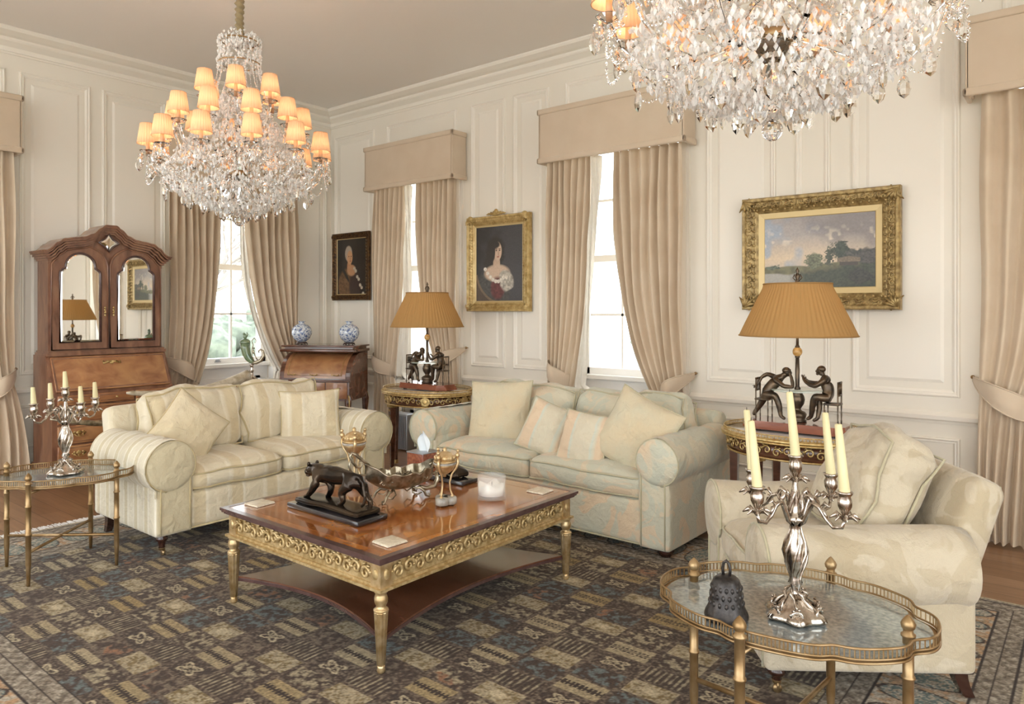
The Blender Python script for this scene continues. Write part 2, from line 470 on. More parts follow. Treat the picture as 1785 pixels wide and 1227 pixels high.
struct('trim_4', md, M['trimpaint']); struct('baseboard_left', mbs, M['trimpaint'])
def panel(mb, wall, a0, a1, z0, z1, w=.045):
    """raised picture-frame moulding with an inner step"""
    prof = [(0, 0), (.016, 0.004), (.02, .012), (.012, .022), (.014, .03), (.004, w), (0, w)]
    def pt(a, z, o): return (a, YB - o, z) if wall == 'b' else (XL + o, a, z)
    rings = []
    for (o, i) in prof:
        rings.append([pt(a0 + i, z0 + i, o), pt(a1 - i, z0 + i, o), pt(a1 - i, z1 - i, o), pt(a0 + i, z1 - i, o)])
    vs = [p for r in rings for p in r]; fs = []
    for k in range(len(rings) - 1):
        for j in range(4): fs.append((k * 4 + j, k * 4 + (j + 1) % 4, (k + 1) * 4 + (j + 1) % 4, (k + 1) * 4 + j))
    mb.add(vs, fs)
def field(mb, wall, a0, a1, z0, z1, w=.10):
    # fielded (raised) centre panel
    def pt(a, z, o): return (a, YB - o, z) if wall == 'b' else (XL + o, a, z)
    vs = [pt(a0 + w, z0 + w, 0.0), pt(a1 - w, z0 + w, 0.0), pt(a1 - w, z1 - w, 0.0), pt(a0 + w, z1 - w, 0.0)]
    q = w + .02; vs += [pt(a0 + q, z0 + q, .009), pt(a1 - q, z0 + q, .009), pt(a1 - q, z1 - q, .009), pt(a0 + q, z1 - q, .009)]
    mb.add(vs, [(0, 1, 5, 4), (1, 2, 6, 5), (2, 3, 7, 6), (3, 0, 4, 7), (4, 5, 6, 7)])
mb = MB()
for a, b in ((-7.05, -6.33), (-4.86, -4.42), (-4.32, -3.90), (-2.38, -1.84), (-1.70, -1.46), (-1.32, -.68), (.9, 2.0), (2.1, 3.1)):
    panel(mb, 'b', a, b, .86, 3.46); panel(mb, 'b', a, b, .24, .60, .03)
    if b - a > .3: field(mb, 'b', a, b, .86, 3.46, .09)
for a, b in BW: panel(mb, 'b', a, b, 3.12, 3.46)
struct('trim_5', mb, M['trimpaint'])
mb = MB()
for a, b in ((-1.2, -.4), (-.3, .3), (1.86, 2.03), (2.13, 2.69), (2.79, 3.37), (4.78, 5.28)):
    panel(mb, 'l', a, b, .86, 3.45); panel(mb, 'l', a, b, .24, .60, .03)
    if b - a > .3: field(mb, 'l', a, b, .86, 3.45, .09)
panel(mb, 'l', LW[0], LW[1], 3.12, 3.45)
struct('trim_6', mb, M['trimpaint'])

# windows: sash frame, glazing bars, recessed apron and sill
def window(idx, wall, a0, a1):
    rec = .30
    def bx(mb, a_0, a_1, o0, o1, z0, z1):
        if wall == 'b': mb.box(a_0, a_1, YB + o0, YB + o1, z0, z1)
        else: mb.box(XL - o1, XL - o0, a_0, a_1, z0, z1)
    r = empty('window_%d' % idx, ((a0 + a1) / 2, YB + rec, 0) if wall == 'b' else (XL - rec, (a0 + a1) / 2, 0))
    r['kind'] = 'structure'
    def put(name, mb, m):
        o = mb.build(name, m, r); o.matrix_parent_inverse = Matrix.Translation(-r.location); return o
    f = MB()
    bx(f, a0, a1, rec - .04, T, 0, WZ0)                       # apron below the sill
    bx(f, a0, a0 + .06, rec, rec + .1, WZ0, WZ1); bx(f, a1 - .06, a1, rec, rec + .1, WZ0, WZ1)
    bx(f, a0, a1, rec, rec + .1, WZ1 - .06, WZ1); bx(f, a0, a1, rec, rec + .1, WZ0, WZ0 + .09)
    zm = (WZ0 + WZ1) / 2
    bx(f, a0, a1, rec + .01, rec + .08, zm - .03, zm + .03)
    # apron panel + skirting
    bx(f, a0 + .1, a1 - .1, rec - .055, rec - .04, .24, .30); bx(f, a0 + .1, a1 - .1, rec - .055, rec - .04, .62, .68)
    bx(f, a0 + .1, a0 + .16, rec - .055, rec - .04, .24, .68); bx(f, a1 - .16, a1 - .1, rec - .055, rec - .04, .24, .68)
    bx(f, a0, a1, rec - .065, rec - .04, 0, .17)
    put('frame', f, M['white'])
    s = MB(); bx(s, a0, a1, rec - .09, rec + .02, WZ0 - .005, WZ0 + .03); put('sill', s, M['white'])
    g = MB()
    for k in (1, 2):
        a = a0 + .06 + (a1 - a0 - .12) * k / 3
        bx(g, a - .011, a + .011, rec + .025, rec + .055, WZ0 + .09, WZ1 - .06)
    for z in (WZ0 + .09 + (zm - .03 - WZ0 - .09) * .5, zm + .03 + (WZ1 - .06 - zm - .03) * .5):
        bx(g, a0 + .06, a1 - .06, rec + .025, rec + .055, z - .011, z + .011)
    put('glazing_bars', g, M['white'])
    gl = MB(); bx(gl, a0 + .06, a1 - .06, rec + .036, rec + .040, WZ0 + .09, WZ1 - .06); put('pane', gl, M['windowglass'])
    # splayed, panelled shutter boxes either side
    sh = MB()
    for sgn, a in ((1, a0), (-1, a1)):
        aa = a - .01 * sgn; ab = a + .05 * sgn
        pts = [(aa, -.012), (ab, rec - .05), (a + .05 * sgn, rec - .02), (aa, 0)]
        for (z0, z1) in ((.19, .78), (.86, 1.85), (1.93, 2.93)):
            lo = .06; hi = rec - .09
            q0 = (a + .014 * sgn, lo); q1 = (a + .014 * sgn, hi)
            if wall == 'b':
                sh.box(min(a, a + .016 * sgn), max(a, a + .016 * sgn), YB + lo, YB + hi, z0, z1)
            else:
                sh.box(XL - hi, XL - lo, min(a, a + .016 * sgn), max(a, a + .016 * sgn), z0, z1)
    put('shutter_panel', sh, M['white'])
    # architrave round the opening
    ar = MB()
    for a, b in ((a0 - .085, a0), (a1, a1 + .085)):
        bx(ar, a, b, -.03, 0, 0, WZ1 + .085); bx(ar, a + .02, b - .02, -.042, -.03, 0, WZ1 + .06)
    bx(ar, a0, a1, -.03, 0, WZ1, WZ1 + .085)
    put('architrave', ar, M['trimpaint'])
    return r
window(1, 'l', *LW); window(2, 'b', *BW[0]); window(3, 'b', *BW[1]); window(4, 'b', *BW[2]); window(5, 'l', *LW0)
# sash lifts on the two open windows
for nm, loc, rz, lab in (('sash_lift', (XL - .295, 4.08, .87), PI / 2, 'small grey metal sash lift on the window rail behind the green horn cup'),
                    ('sash_lift', (-2.86, YB + .295, .87), 0, 'small grey metal sash lift on the window rail above the damask sofa')):
    o = MB().ball((0, 0, 0), .022, 10, 6, (1.3, .6, .8)).box(-.035, .035, -.006, .006, -.02, -.012).build(nm, M['greymetal'])
    o.location = loc; o.rotation_euler = (0, 0, rz); tag(o, lab, 'window fitting')

# ------------------------------------------------------------------ outside
tag(MB().box(-60, 40, -30, 60, -.9, -.8).build('ground', M['lawn']), kind='structure')
def bush(loc, r, lab, n=60):
    mb = MB()
    for k in range(n):
        a, b = random.random() * 2 * PI, random.random() ** .5
        x, y = math.cos(a) * b * r, math.sin(a) * b * r; z = random.random() * r * (1.3 - b * .7)
        q = .28 * r * (.6 + random.random() * .5)
        mb.ball((x, y, z), q, 7, 5)
    v = [Vector(p) for p in mb.v]; mb.v = [tuple(p + mnoise.noise_vector(p * 4) * .12 * r) for p in v]
    o = mb.build('shrub', M['hedge']); o.location = loc; return tag(o, lab, 'shrub')
bush((-16, 8.4, -.8), 1.7, 'grey-green shrub seen through the window behind the chandelier')
bush((-20, 12.5, -.8), 2.4, 'larger evergreen shrub further back in the garden')
bush((-9, 22, -.8), 2.6, 'pale shrub in the garden beyond the tall window above the damask sofa')
def branch(mb, p, d, L, r, depth):
    pts = [p]; q = Vector(p); dd = Vector(d)
    for k in range(4):
        dd = (dd + Vector((random.uniform(-.25, .25), random.uniform(-.25, .25), random.uniform(-.05, .15)))).normalized()
        q = q + dd * L / 4; pts.append(tuple(q))
    mb.tube(pts, [r * (1 - .12 * k) for k in range(5)], 5)
    if depth:
        for k in range(3):
            nd_ = (dd + Vector((random.uniform(-1, 1), random.uniform(-1, 1), random.uniform(-.2, .6)))).normalized()
            branch(mb, pts[random.choice((2, 3, 4))], nd_, L * .66, r * .55, depth - 1)
for loc, lab in (((-13.5, 6.6, -.8), 'bare winter tree seen through the window on the left wall'), ((-5.4, 15, -.8), 'bare winter tree beyond the tall window above the damask sofa')):
    mb = MB(); branch(mb, (0, 0, 0), (0, 0, 1), 2.6, .12, 5)
    o = mb.build('bare_tree', M['bark']); o.location = loc; tag(o, lab, 'tree')
# ------------------------------------------------------------------ rug
def vnoise(U, V, sx, sy, seed):
    """smooth value noise"""
    rs = np.random.RandomState(seed); g = rs.rand(int(sy) + 3, int(sx) + 3)
    x, y = U * sx, V * sy; i, j = np.floor(x).astype(int), np.floor(y).astype(int)
    i = np.clip(i, 0, int(sx) + 1); j = np.clip(j, 0, int(sy) + 1)
    fx, fy = x - i, y - j; fx = fx * fx * (3 - 2 * fx); fy = fy * fy * (3 - 2 * fy)
    return (g[j, i] * (1 - fx) + g[j, i + 1] * fx) * (1 - fy) + (g[j + 1, i] * (1 - fx) + g[j + 1, i + 1] * fx) * fy
def L3(h): return np.array(lin(h)[:3])
RX0, RX1, RY0, RY1 = -5.27, -.20, .46, 4.22
RUGM = vcol_mat('rug_wool', .9, .5, .15)
RUGM.node_tree.nodes['Principled BSDF'].inputs['Sheen Weight'].default_value = .10
def rug():
    st = .0052; nx = int((RX1 - RX0) / st); ny = int((RY1 - RY0) / st)
    x = np.linspace(RX0, RX1, nx); y = np.linspace(RY0, RY1, ny); X, Y = np.meshgrid(x, y)
    U = (X - RX0) / (RX1 - RX0); V = (Y - RY0) / (RY1 - RY0)
    n1 = vnoise(U, V, 640, 470, 1); n2 = vnoise(U, V, 260, 190, 2); n3 = vnoise(U, V, 60, 45, 3); fine = np.random.RandomState(4).rand(ny, nx)
    def mix(a, b, t):
        t = np.clip(t, 0, 1)[..., None]; return a * (1 - t) + b * t
    dark, mid, cream, blue, gold, rust = [L3(h) for h in ('#43342A', '#766756', '#AC9E82', '#6E7674', '#9C8558', '#8A6348')]
    C = mix(dark[None, None], mid[None, None], (n1 - .35) * 3)
    # field cells
    per, rp = .425, .365
    cx = np.floor((X + 4.05 + .10625) / .2125); u = (X + 4.05 + .10625) / .2125 - cx - .5
    colA = (cx % 2 == 0)
    yo = np.where(colA, 1.53, 1.30)
    ry = np.floor((Y - yo + .0608) / .12167); v = (Y - yo + .0608) / .12167 - ry - .5
    row = (ry % 3).astype(int)
    h = (np.sin(cx * 12.9898 + ry * 78.233) * 43758.5453) % 1; h2 = (np.sin(cx * 39.3 + ry * 11.1) * 24634.63) % 1
    inside = (np.abs(u) < .44) & (np.abs(v) < .43)
    blob = n2 * .6 + n1 * .4
    # dark patterned default cell
    pal = np.where((h < .33)[..., None], blue, np.where((h < .66)[..., None], cream, mid * 1.2))
    cell = mix(dark[None, None] * 1.05, pal * .85, (blob - .44) * 4.5)
    cell = np.where(((h2 > .75) & (n3 > .55))[..., None], mix(cell, rust[None, None], (n2 - .4) * 3), cell)
    # bar cell
    ground = mix(gold[None, None], cream[None, None], h)
    bars = ground * (.62 + .55 * n1[..., None])
    ln = ((np.abs(np.abs(v) - .10) < .045) & ((X * 140 % 1) > .35)) | ((np.abs(v) < .03))
    bars = np.where(ln[..., None], dark * .8, bars)
    # flower cell
    r = np.sqrt((u * 1.05) ** 2 + (v * .95) ** 2); th = np.arctan2(v, u)
    pet = .22 + .09 * np.cos(4 * th + PI)
    fl = mix(dark[None, None] * .9, mid[None, None], (n1 - .5) * 3)
    ring = np.abs(r - pet) < .04; core = (r < pet - .08) & (n1 > .45)
    fl = np.where(ring[..., None], cream * 1.1, fl); fl = np.where(core[..., None], cream * .8, fl)
    # cream speckled cell
    cr = mix(cream[None, None] * .95, (gold * .55)[None, None], (n1 * .6 + n2 * .4 - .46) * 5); cr = mix(cr, (cream * 1.2)[None, None], (.22 - r) * 12 * (h > .5))
    # stripe cell
    stp = mix(dark[None, None], (cream * .85)[None, None], (np.sin(u * 2 * PI * 9) * .5 + (n2 - .5)) * 1.6)
    F = cell
    sel = colA & (row == 0); F = np.where((sel & inside)[..., None], bars, F)
    sel = colA & (row == 2); F = np.where((sel & inside)[..., None], fl, F)
    sel = (~colA) & (row == 0); F = np.where((sel & inside)[..., None], cr, F)
    sel = (~colA) & (row == 1) & (h > .35); F = np.where((sel & inside)[..., None], stp, F)
    F = np.where(inside[..., None], F, mix(dark[None, None], mid[None, None], (n1 - .3) * 2.2))
    dx = np.minimum(X - RX0, RX1 - X); dy = np.minimum(Y - RY0, RY1 - Y); d = np.minimum(dx, dy)
    along = np.where(dx < dy, Y, X)
    # border
    peach, teal, pale, sand = [L3(q) for q in ('#B08D6A', '#66726C', '#B5AA98', '#9C8B72')]
    B = mix(peach[None, None], pale[None, None], (n2 - .35) * 3)
    k = np.floor(along / .17); a = along / .17 - k - .5; bb = (d - .31) / .20
    rr = (a / .36) ** 2 + (bb / .62) ** 2
    B = np.where((rr < 1)[..., None], mix(teal[None, None], (pale * 1.1)[None, None], (n1 - .42) * 5), B)
    B = np.where(((rr > 1) & (rr < 1.25))[..., None], dark, B)
    B = mix(B, sand[None, None] * .8, (n1 - .6) * 3)
    g1 = (d < .17) | (d > .45)
    g = mix((mid * .75)[None, None], (pale * .95)[None, None], ((np.sin(along * 2 * PI / .075) * np.sin(d * 2 * PI / .055)) * .25 + n1 * .7 + n2 * .5 - .30) * 1.2)
    g = np.where(((np.abs(d - .165) < .006) | (np.abs(d - .455) < .006) | (np.abs(d - .585) < .006) | (np.abs(d - .045) < .006) | (np.abs(d - .11) < .004) | (np.abs(d - .52) < .004))[..., None], dark * .6, g)
    B = np.where(g1[..., None], g, B)
    C = np.where((d > .585)[..., None], F, B)
    C = np.where((d < .018)[..., None], cream, C)
    C = C * (.58 + .72 * fine[..., None])
    Z = .008 + .0015 * n1
    co = np.stack([X - (RX0 + RX1) / 2, Y - (RY0 + RY1) / 2, Z], -1).reshape(-1, 3)
    root = empty('rug', ((RX0 + RX1) / 2, (RY0 + RY1) / 2, 0), 0, 'large dark patterned rug of small garden squares with a peach and teal border', 'rug')
    grid_mesh('pile', co, C, nx, ny, root, RUGM)
    mb = MB(); cxr = (RX0 + RX1) / 2; cyr = (RY0 + RY1) / 2
    mb.box(RX0 - cxr, RX1 - cxr, RY0 - cyr, RY1 - cyr, .001, .0075); mb.build('backing', M['fringe'], root)
    for sgn in (-1, 1):
        mb = MB()
        for i in range(520):
            yy = (RY0 - cyr) + (RY1 - RY0) * (i + random.random()) / 520
            x0 = sgn * (RX1 - RX0) / 2
            l = .07 + random.random() * .03; j = random.uniform(-.012, .012)
            mb.tube([(x0, yy, .006), (x0 + sgn * l * .5, yy + j * .3, .008), (x0 + sgn * l, yy + j, .003)], .0035, 4)
        tag(mb.build('fringe', M['fringe'], root), kind='stuff')
rug()

# ------------------------------------------------------------------ curtains and pelmets
def wframe(wall, a, o, z):
    return Vector((a, YB - o, z)) if wall == 'b' else Vector((XL + o, a, z))
def curtain(wall, a_out, sgn, tw, tie_w, bot_w, zt, label, n=9, lead=.22, off=.13, floor=True, seed=0, flare=.03):
    """a_out: fixed outer side; sgn: direction towards the window centre"""
    ztop = 2.74; ns = n * 8; P = []; n = max(6, int(n * .78)); ns = n * 10
    zs = [ztop - (ztop - zt) * (k / 30) for k in range(31)] + [zt - (zt - .015) * (k / 16) for k in range(1, 17)]
    rs = random.Random(seed + n); ph = rs.random() * 6; amps = [rs.uniform(.7, 1.25) for _ in range(n + 2)]
    inv = {1: 0}
    r = empty('curtain', wframe(wall, a_out, .0, 0), 0, label, 'curtain', None)
    Bi = Matrix.Translation(-r.location)
    for z in zs:
        row = []
        if z >= zt:
            g = (ztop - z) / (ztop - zt); Wd = tw * (1 - .10 * g - .90 * g ** 3.6) + tie_w * (.10 * g + .90 * g ** 3.6); A = .044 * (1 - .45 * g ** 3)
            o0 = off + .02 * math.sin(g * PI)
        else:
            g = (zt - z) / zt; e = 1 - (1 - g) ** 2; Wd = tie_w * (1 - e) + bot_w * e; A = .02 + .022 * e; o0 = off
        for j in range(ns + 1):
            s = j / ns; k = int(s * n)
            gg = max(0, 1 - abs(z - zt) / 1.3) if z >= zt else max(0, 1 - (zt - z) / .25)
            w = o0 + A * amps[k] * math.sin(2 * PI * n * s + ph + .35 * math.sin(z * 2.3 + j * .05)) + .05 * gg * math.sin(PI * s)
            sag = -.16 * (s ** 1.5) * (gg ** 2.2)
            uu = a_out + sgn * (s * Wd + .006 * math.sin(z * 5 + s * 9)) - (0 if z >= zt else sgn * flare * e * (1 - s))
            row.append(Bi @ wframe(wall, uu, w, max(.012, z + sag if z < ztop - .01 else z)))
        P.append(row)
    MB().sheet(P).build('drape', M['curtain'], r)
    # pale lining turned out along the leading edge
    Q = []
    for i, z in enumerate(zs):
        last = P[i][-1] ; row = []
        bl = 1 if z >= zt else 1.8
        for q in range(9):
            t = q / 8
            d = wframe(wall, a_out + sgn * lead * bl * t * (.3 if z >= zt else .6), -.0, 0) - wframe(wall, a_out, 0, 0)
            inw = wframe(wall, 0, -.07 * t + .016 * math.sin(t * 11 + z * 7), 0) - wframe(wall, 0, 0, 0)
            row.append(last + d * (.6 + .4 * math.sin(z * 3 + seed)) + inw + Vector((0, 0, -.01 * t if z > .1 else 0)))
        Q.append(row)
    MB().sheet(Q).build('lining', M['lining'], r)
    # crescent tieback from a hook on the wall
    R_ = []; m = 22
    for i in range(m + 1):
        t = i / m; uu = a_out + sgn * (-.05 + (tie_w + .09) * t)
        oo = .02 + (off + .10) * math.sin(PI * min(1, t * 1.02) ** .85) + .01
        zc = zt + .11 - .21 * t ** .8; hw = .012 + .062 * math.sin(PI * t) ** .7
        row = []
        for q in range(5):
            s = q / 4 * 2 - 1
            row.append(Bi @ wframe(wall, uu, oo + .014 * (1 - s * s), zc + s * hw))
        R_.append(row)
    tb = MB().sheet(R_)
    e1 = [R_[i][0] for i in range(m + 1)]; e2 = [R_[i][-1] for i in range(m + 1)]
    tb.tube(e1, .005, 5); tb.tube(e2, .005, 5); tb.build('tieback', M['pelmet'], r)
    hk = MB().ball(Bi @ wframe(wall, a_out - sgn * .05, .03, zt + .12), .013, 8, 6)
    hk.tube([Bi @ wframe(wall, a_out - sgn * .05, .0, zt + .12), Bi @ wframe(wall, a_out - sgn * .05, .03, zt + .12)], .005, 6)
    hk.build('hook', M['brass'], r)
    return r
G_ = None
curtain('l', 2.05, -1, .50, .26, .36, .80, 'beige curtain at the far left edge beside the bureau bookcase', 8, seed=1, flare=.12)
curtain('l', 3.34, 1, .53, .30, .26, .84, 'beige curtain tied back left of the window, against the bureau bookcase', 9, .06, seed=2)
curtain('l', 4.80, -1, .66, .20, .30, .90, 'beige curtain right of the left wall window, behind the roll-top desk', 9, .12, seed=3)
curtain('b', -6.17, 1, .50, .34, .34, .84, 'beige curtain with white lining beside the powdered-hair portrait', 9, .22, seed=4)
curtain('b', -4.96, -1, .53, .20, .22, .92, 'beige curtain behind the table lamp in the corner between the sofas', 10, .08, seed=5)
curtain('b', -3.80, 1, .46, .26, .34, .86, 'beige curtain just right of the dark-haired lady portrait', 10, .22, seed=6)
curtain('b', -2.51, -1, .62, .22, .24, .80, 'beige curtain at the right of the window above the damask sofa', 10, .08, seed=7)
curtain('b', -.56, 1, .80, .34, .30, .88, 'beige curtain with large tieback at the right edge behind the armchair', 10, .3, seed=8)
def pelmet(wall, a0, a1, label, z0=2.71, z1=3.19, dep=.24):
    r = empty('pelmet', wframe(wall, (a0 + a1) / 2, 0, z0), 0, label, 'pelmet', 'upholstered window pelmets'); Bi = Matrix.Translation(-r.location)
    def bx(mb, p, q, o0, o1, za, zb):
        A = Bi @ wframe(wall, p, o0, za); B = Bi @ wframe(wall, q, o1, zb)
        mb.rbox(((A + B) / 2)[:], [abs(x) for x in (B - A)], .012, n=2)
    m = MB(); bx(m, a0 + .012, a1 - .012, dep - .03, dep - .012, z0 + .02, z1 - .02)
    bx(m, a0 + .012, a0 + .04, 0.02, dep - .012, z0 + .02, z1 - .02); bx(m, a1 - .04, a1 - .012, 0.02, dep - .012, z0 + .02, z1 - .02)
    bx(m, a0 + .02, a1 - .02, .02, dep - .02, z1 - .05, z1 - .02)
    m.build('board', M['pelmet'], r)
    for za in (z0, z1 - .05):
        t = MB(); bx(t, a0, a1, dep - .03, dep, za, za + .05)
        bx(t, a0, a0 + .03, 0.02, dep, za, za + .05); bx(t, a1 - .03, a1, 0.02, dep, za, za + .05)
        t.build('band', M['lining'] if 0 else M['pelmet'], r)
    return r
pelmet('l', .35, 2.10, 'fabric pelmet at the far left edge of the picture')
pelmet('l', 3.26, 4.88, 'fabric pelmet on the left wall behind the farther chandelier')
pelmet('b', -6.25, -4.90, 'fabric pelmet over the window between the two portraits')
pelmet('b', -3.87, -2.45, 'fabric pelmet over the window above the damask sofa')
pelmet('b', -.64, .84, 'fabric pelmet at the upper right corner above the armchair')

# ------------------------------------------------------------------ cushions
def pillow_mb(w, h, t, seed=0, n=22, dog=.07, wr=.010):
    """knife-edge scatter cushion standing in the xz plane, centre at origin"""
    mb = MB(); F_, B_ = [], []
    for i in range(n + 1):
        rf, rb = [], []
        for j in range(n + 1):
            u = -1 + 2 * j / n; v = -1 + 2 * i / n
            u = math.sin(u * PI / 2) * .35 + u * .65; v = math.sin(v * PI / 2) * .35 + v * .65
            x = w / 2 * u * (1 - dog * (1 - v * v)); z = h / 2 * v * (1 - dog * (1 - u * u))
            e = max(0, (1 - u * u) * (1 - v * v)); y = t / 2 * e ** .42
            q = mnoise.noise(Vector((u * 2.2 + seed * 3.7, v * 2.2, seed))) + .5 * mnoise.noise(Vector((u * 5 + seed, v * 5, 3)))
            pu = math.atan2(v, u); wrk = .35 * math.sin(pu * 14 + seed) * (1 - e) * (u * u + v * v) * .5
            y += (q * wr * 1.6 + wrk * wr * 1.4) * min(1, e * 4)
            rf.append((x, -y, z)); rb.append((x, y * .9, z))
        F_.append(rf); B_.append(rb)
    mb.sheet(F_); mb.sheet([list(reversed(r)) for r in B_])
    per = [F_[0][j] for j in range(n)] + [F_[i][n] for i in range(n)] + [F_[n][n - j] for j in range(n)] + [F_[n - i][0] for i in range(n)]
    return mb, per
def pillow(name, w, h, t, mat, pmat, loc, rot, label, group, seed=0, dog=.07, parent=None):
    mb, per = pillow_mb(w, h, t, seed, dog=dog)
    r = empty(name, loc, 0, label, 'cushion', group)
    r.rotation_euler = tuple(math.radians(a) for a in rot); r.rotation_mode = 'XYZ'
    if parent: r.parent = parent
    mb.build('cover', mat, r); MB().tube(per, .005, 6, closed=True).build('piping', pmat, r)
    return r

def box_cushion(parent, name, c, size, mat, pmat, r=.05, crown=(.01, .015, .03), seed=0, rot=None, nz=.014, front=True):
    Mx = Matrix.Translation(c)
    if rot: Mx = Mx @ Matrix.Rotation(rot[0], 4, rot[1])
    mb = MB(); mb.rbox((0, 0, 0), size, r, 4, crown, Mx, nz=nz, seed=seed, div=8)
    o = mb.build(name, mat, parent)
    hx, hy, hz = [q / 2 for q in size]; pp = MB()
    class _W:
        def __matmul__(self, v):
            v = Vector(v); return Mx @ (v + mnoise.noise_vector(Vector((v.x * 6 + seed, v.y * 6, v.z * 6))) * nz)
    Mw = _W()
    if front:   # horizontal seat cushion: piping round top and bottom edges
        for z in (hz - r * .45, -hz + r * .45):
            pts = []; k = 10
            for (sx, sy) in ((-1, -1), (1, -1), (1, 1), (-1, 1)):
                a0 = {(-1, -1): PI, (1, -1): 1.5 * PI, (1, 1): 0, (-1, 1): .5 * PI}[(sx, sy)]
                for q in range(4):
                    a = a0 + q * PI / 6
                    pts.append(Mw @ Vector((sx * (hx - r) + r * math.cos(a) * .95, sy * (hy - r) + r * math.sin(a) * .95, z)))
                nx_, ny_ = {(-1, -1): (1, -1), (1, -1): (1, 1), (1, 1): (-1, 1), (-1, 1): (-1, -1)}[(sx, sy)]
                for q in range(1, 8):
                    t = q / 8; e = 1 - (2 * t - 1) ** 2
                    if sx != nx_: pts.append(Mw @ Vector((sx * (hx - r) + (nx_ - sx) * (hx - r) * t, sy * hy * .995 + sy * crown[1] * e * .6, z + (crown[2] * .12 * e if z > 0 else 0))))
                    else: pts.append(Mw @ Vector((sx * hx * .995, sy * (hy - r) + (ny_ - sy) * (hy - r) * t, z)))
            pp.tube(pts, .006, 6, closed=True)
    else:       # standing back cushion: piping round the front face edge
        for y in (-hy + r * .3, hy - r * .3):
            pts = []
            for (sx, sz) in ((-1, -1), (1, -1), (1, 1), (-1, 1)):
                pts.append(Mw @ Vector((sx * (hx - r * .2), y, sz * (hz - r * .2))))
                nx_, nz_ = {(-1, -1): (1, -1), (1, -1): (1, 1), (1, 1): (-1, 1), (-1, 1): (-1, -1)}[(sx, sz)]
                for q in range(1, 6):
                    t = q / 6; e = 1 - (2 * t - 1) ** 2
                    if sx != nx_: pts.append(Mw @ Vector((sx * (hx - r * .2) + (nx_ - sx) * (hx - r * .2) * t, y, sz * (hz - r * .2 + crown[2] * e * .4))))
                    else: pts.append(Mw @ Vector((sx * (hx - r * .2 + crown[0] * e * .4), y, sz * (hz - r * .2) + (nz_ - sz) * (hz - r * .2) * t)))
            pp.tube(pts, .006, 6, closed=True)
    pp.build('piping', pmat, o)
    return o

def turned_leg(parent, x, y, h, caster=True, square=False, slant=(0, 0)):
    mb = MB()
    if square:
        vs = []
        for k in range(6):
            t = k / 5; s = .026 - .008 * t; ox, oy = slant[0] * t * t, slant[1] * t * t; z = h - h * t
            vs.append([(x + ox - s, y + oy - s, z), (x + ox + s, y + oy - s, z), (x + ox + s, y + oy + s, z), (x + ox - s, y + oy + s, z)])
        flat = [p for r_ in vs for p in r_]; fs = [(0, 1, 2, 3), (23, 22, 21, 20)]
        for k in range(5):
            for j in range(4): fs.append((k * 4 + j, (k + 1) * 4 + j, (k + 1) * 4 + (j + 1) % 4, k * 4 + (j + 1) % 4))
        mb.add(flat, fs); return mb.build('leg', M['leg'], parent)
    z0 = .045 if caster else 0
    pr = [(.030, h), (.032, h - .01), (.020, h - .018), (.032, h - .035), (.034, h - .045), (.022, h - .058), (.016, z0 + .012), (.019, z0 + .004), (.015, z0)]
    if not caster: pr = [(.030, h), (.040, h * .8), (.048, h * .5), (.040, h * .2), (.03, 0)]
    mb.lathe(list(reversed(pr)), 18, (x, y, 0))
    o = mb.build('leg', M['leg'], parent)
    if caster:
        c = MB(); c.lathe([(.016, .035), (.018, .05), (.015, .055)], 14, (x, y, 0))
        c.tube([(x, y, .042), (x + .014, y, .036), (x + .016, y, .017)], .005, 6)
        c.lathe([(.016, -.006), (.017, 0), (.016, .006)], 16, (0, 0, 0), Matrix.Translation((x + .006, y, .017)) @ Matrix.Rotation(PI / 2, 4, 'Y'))
        c.build('caster', M['brass'], o)
    return o

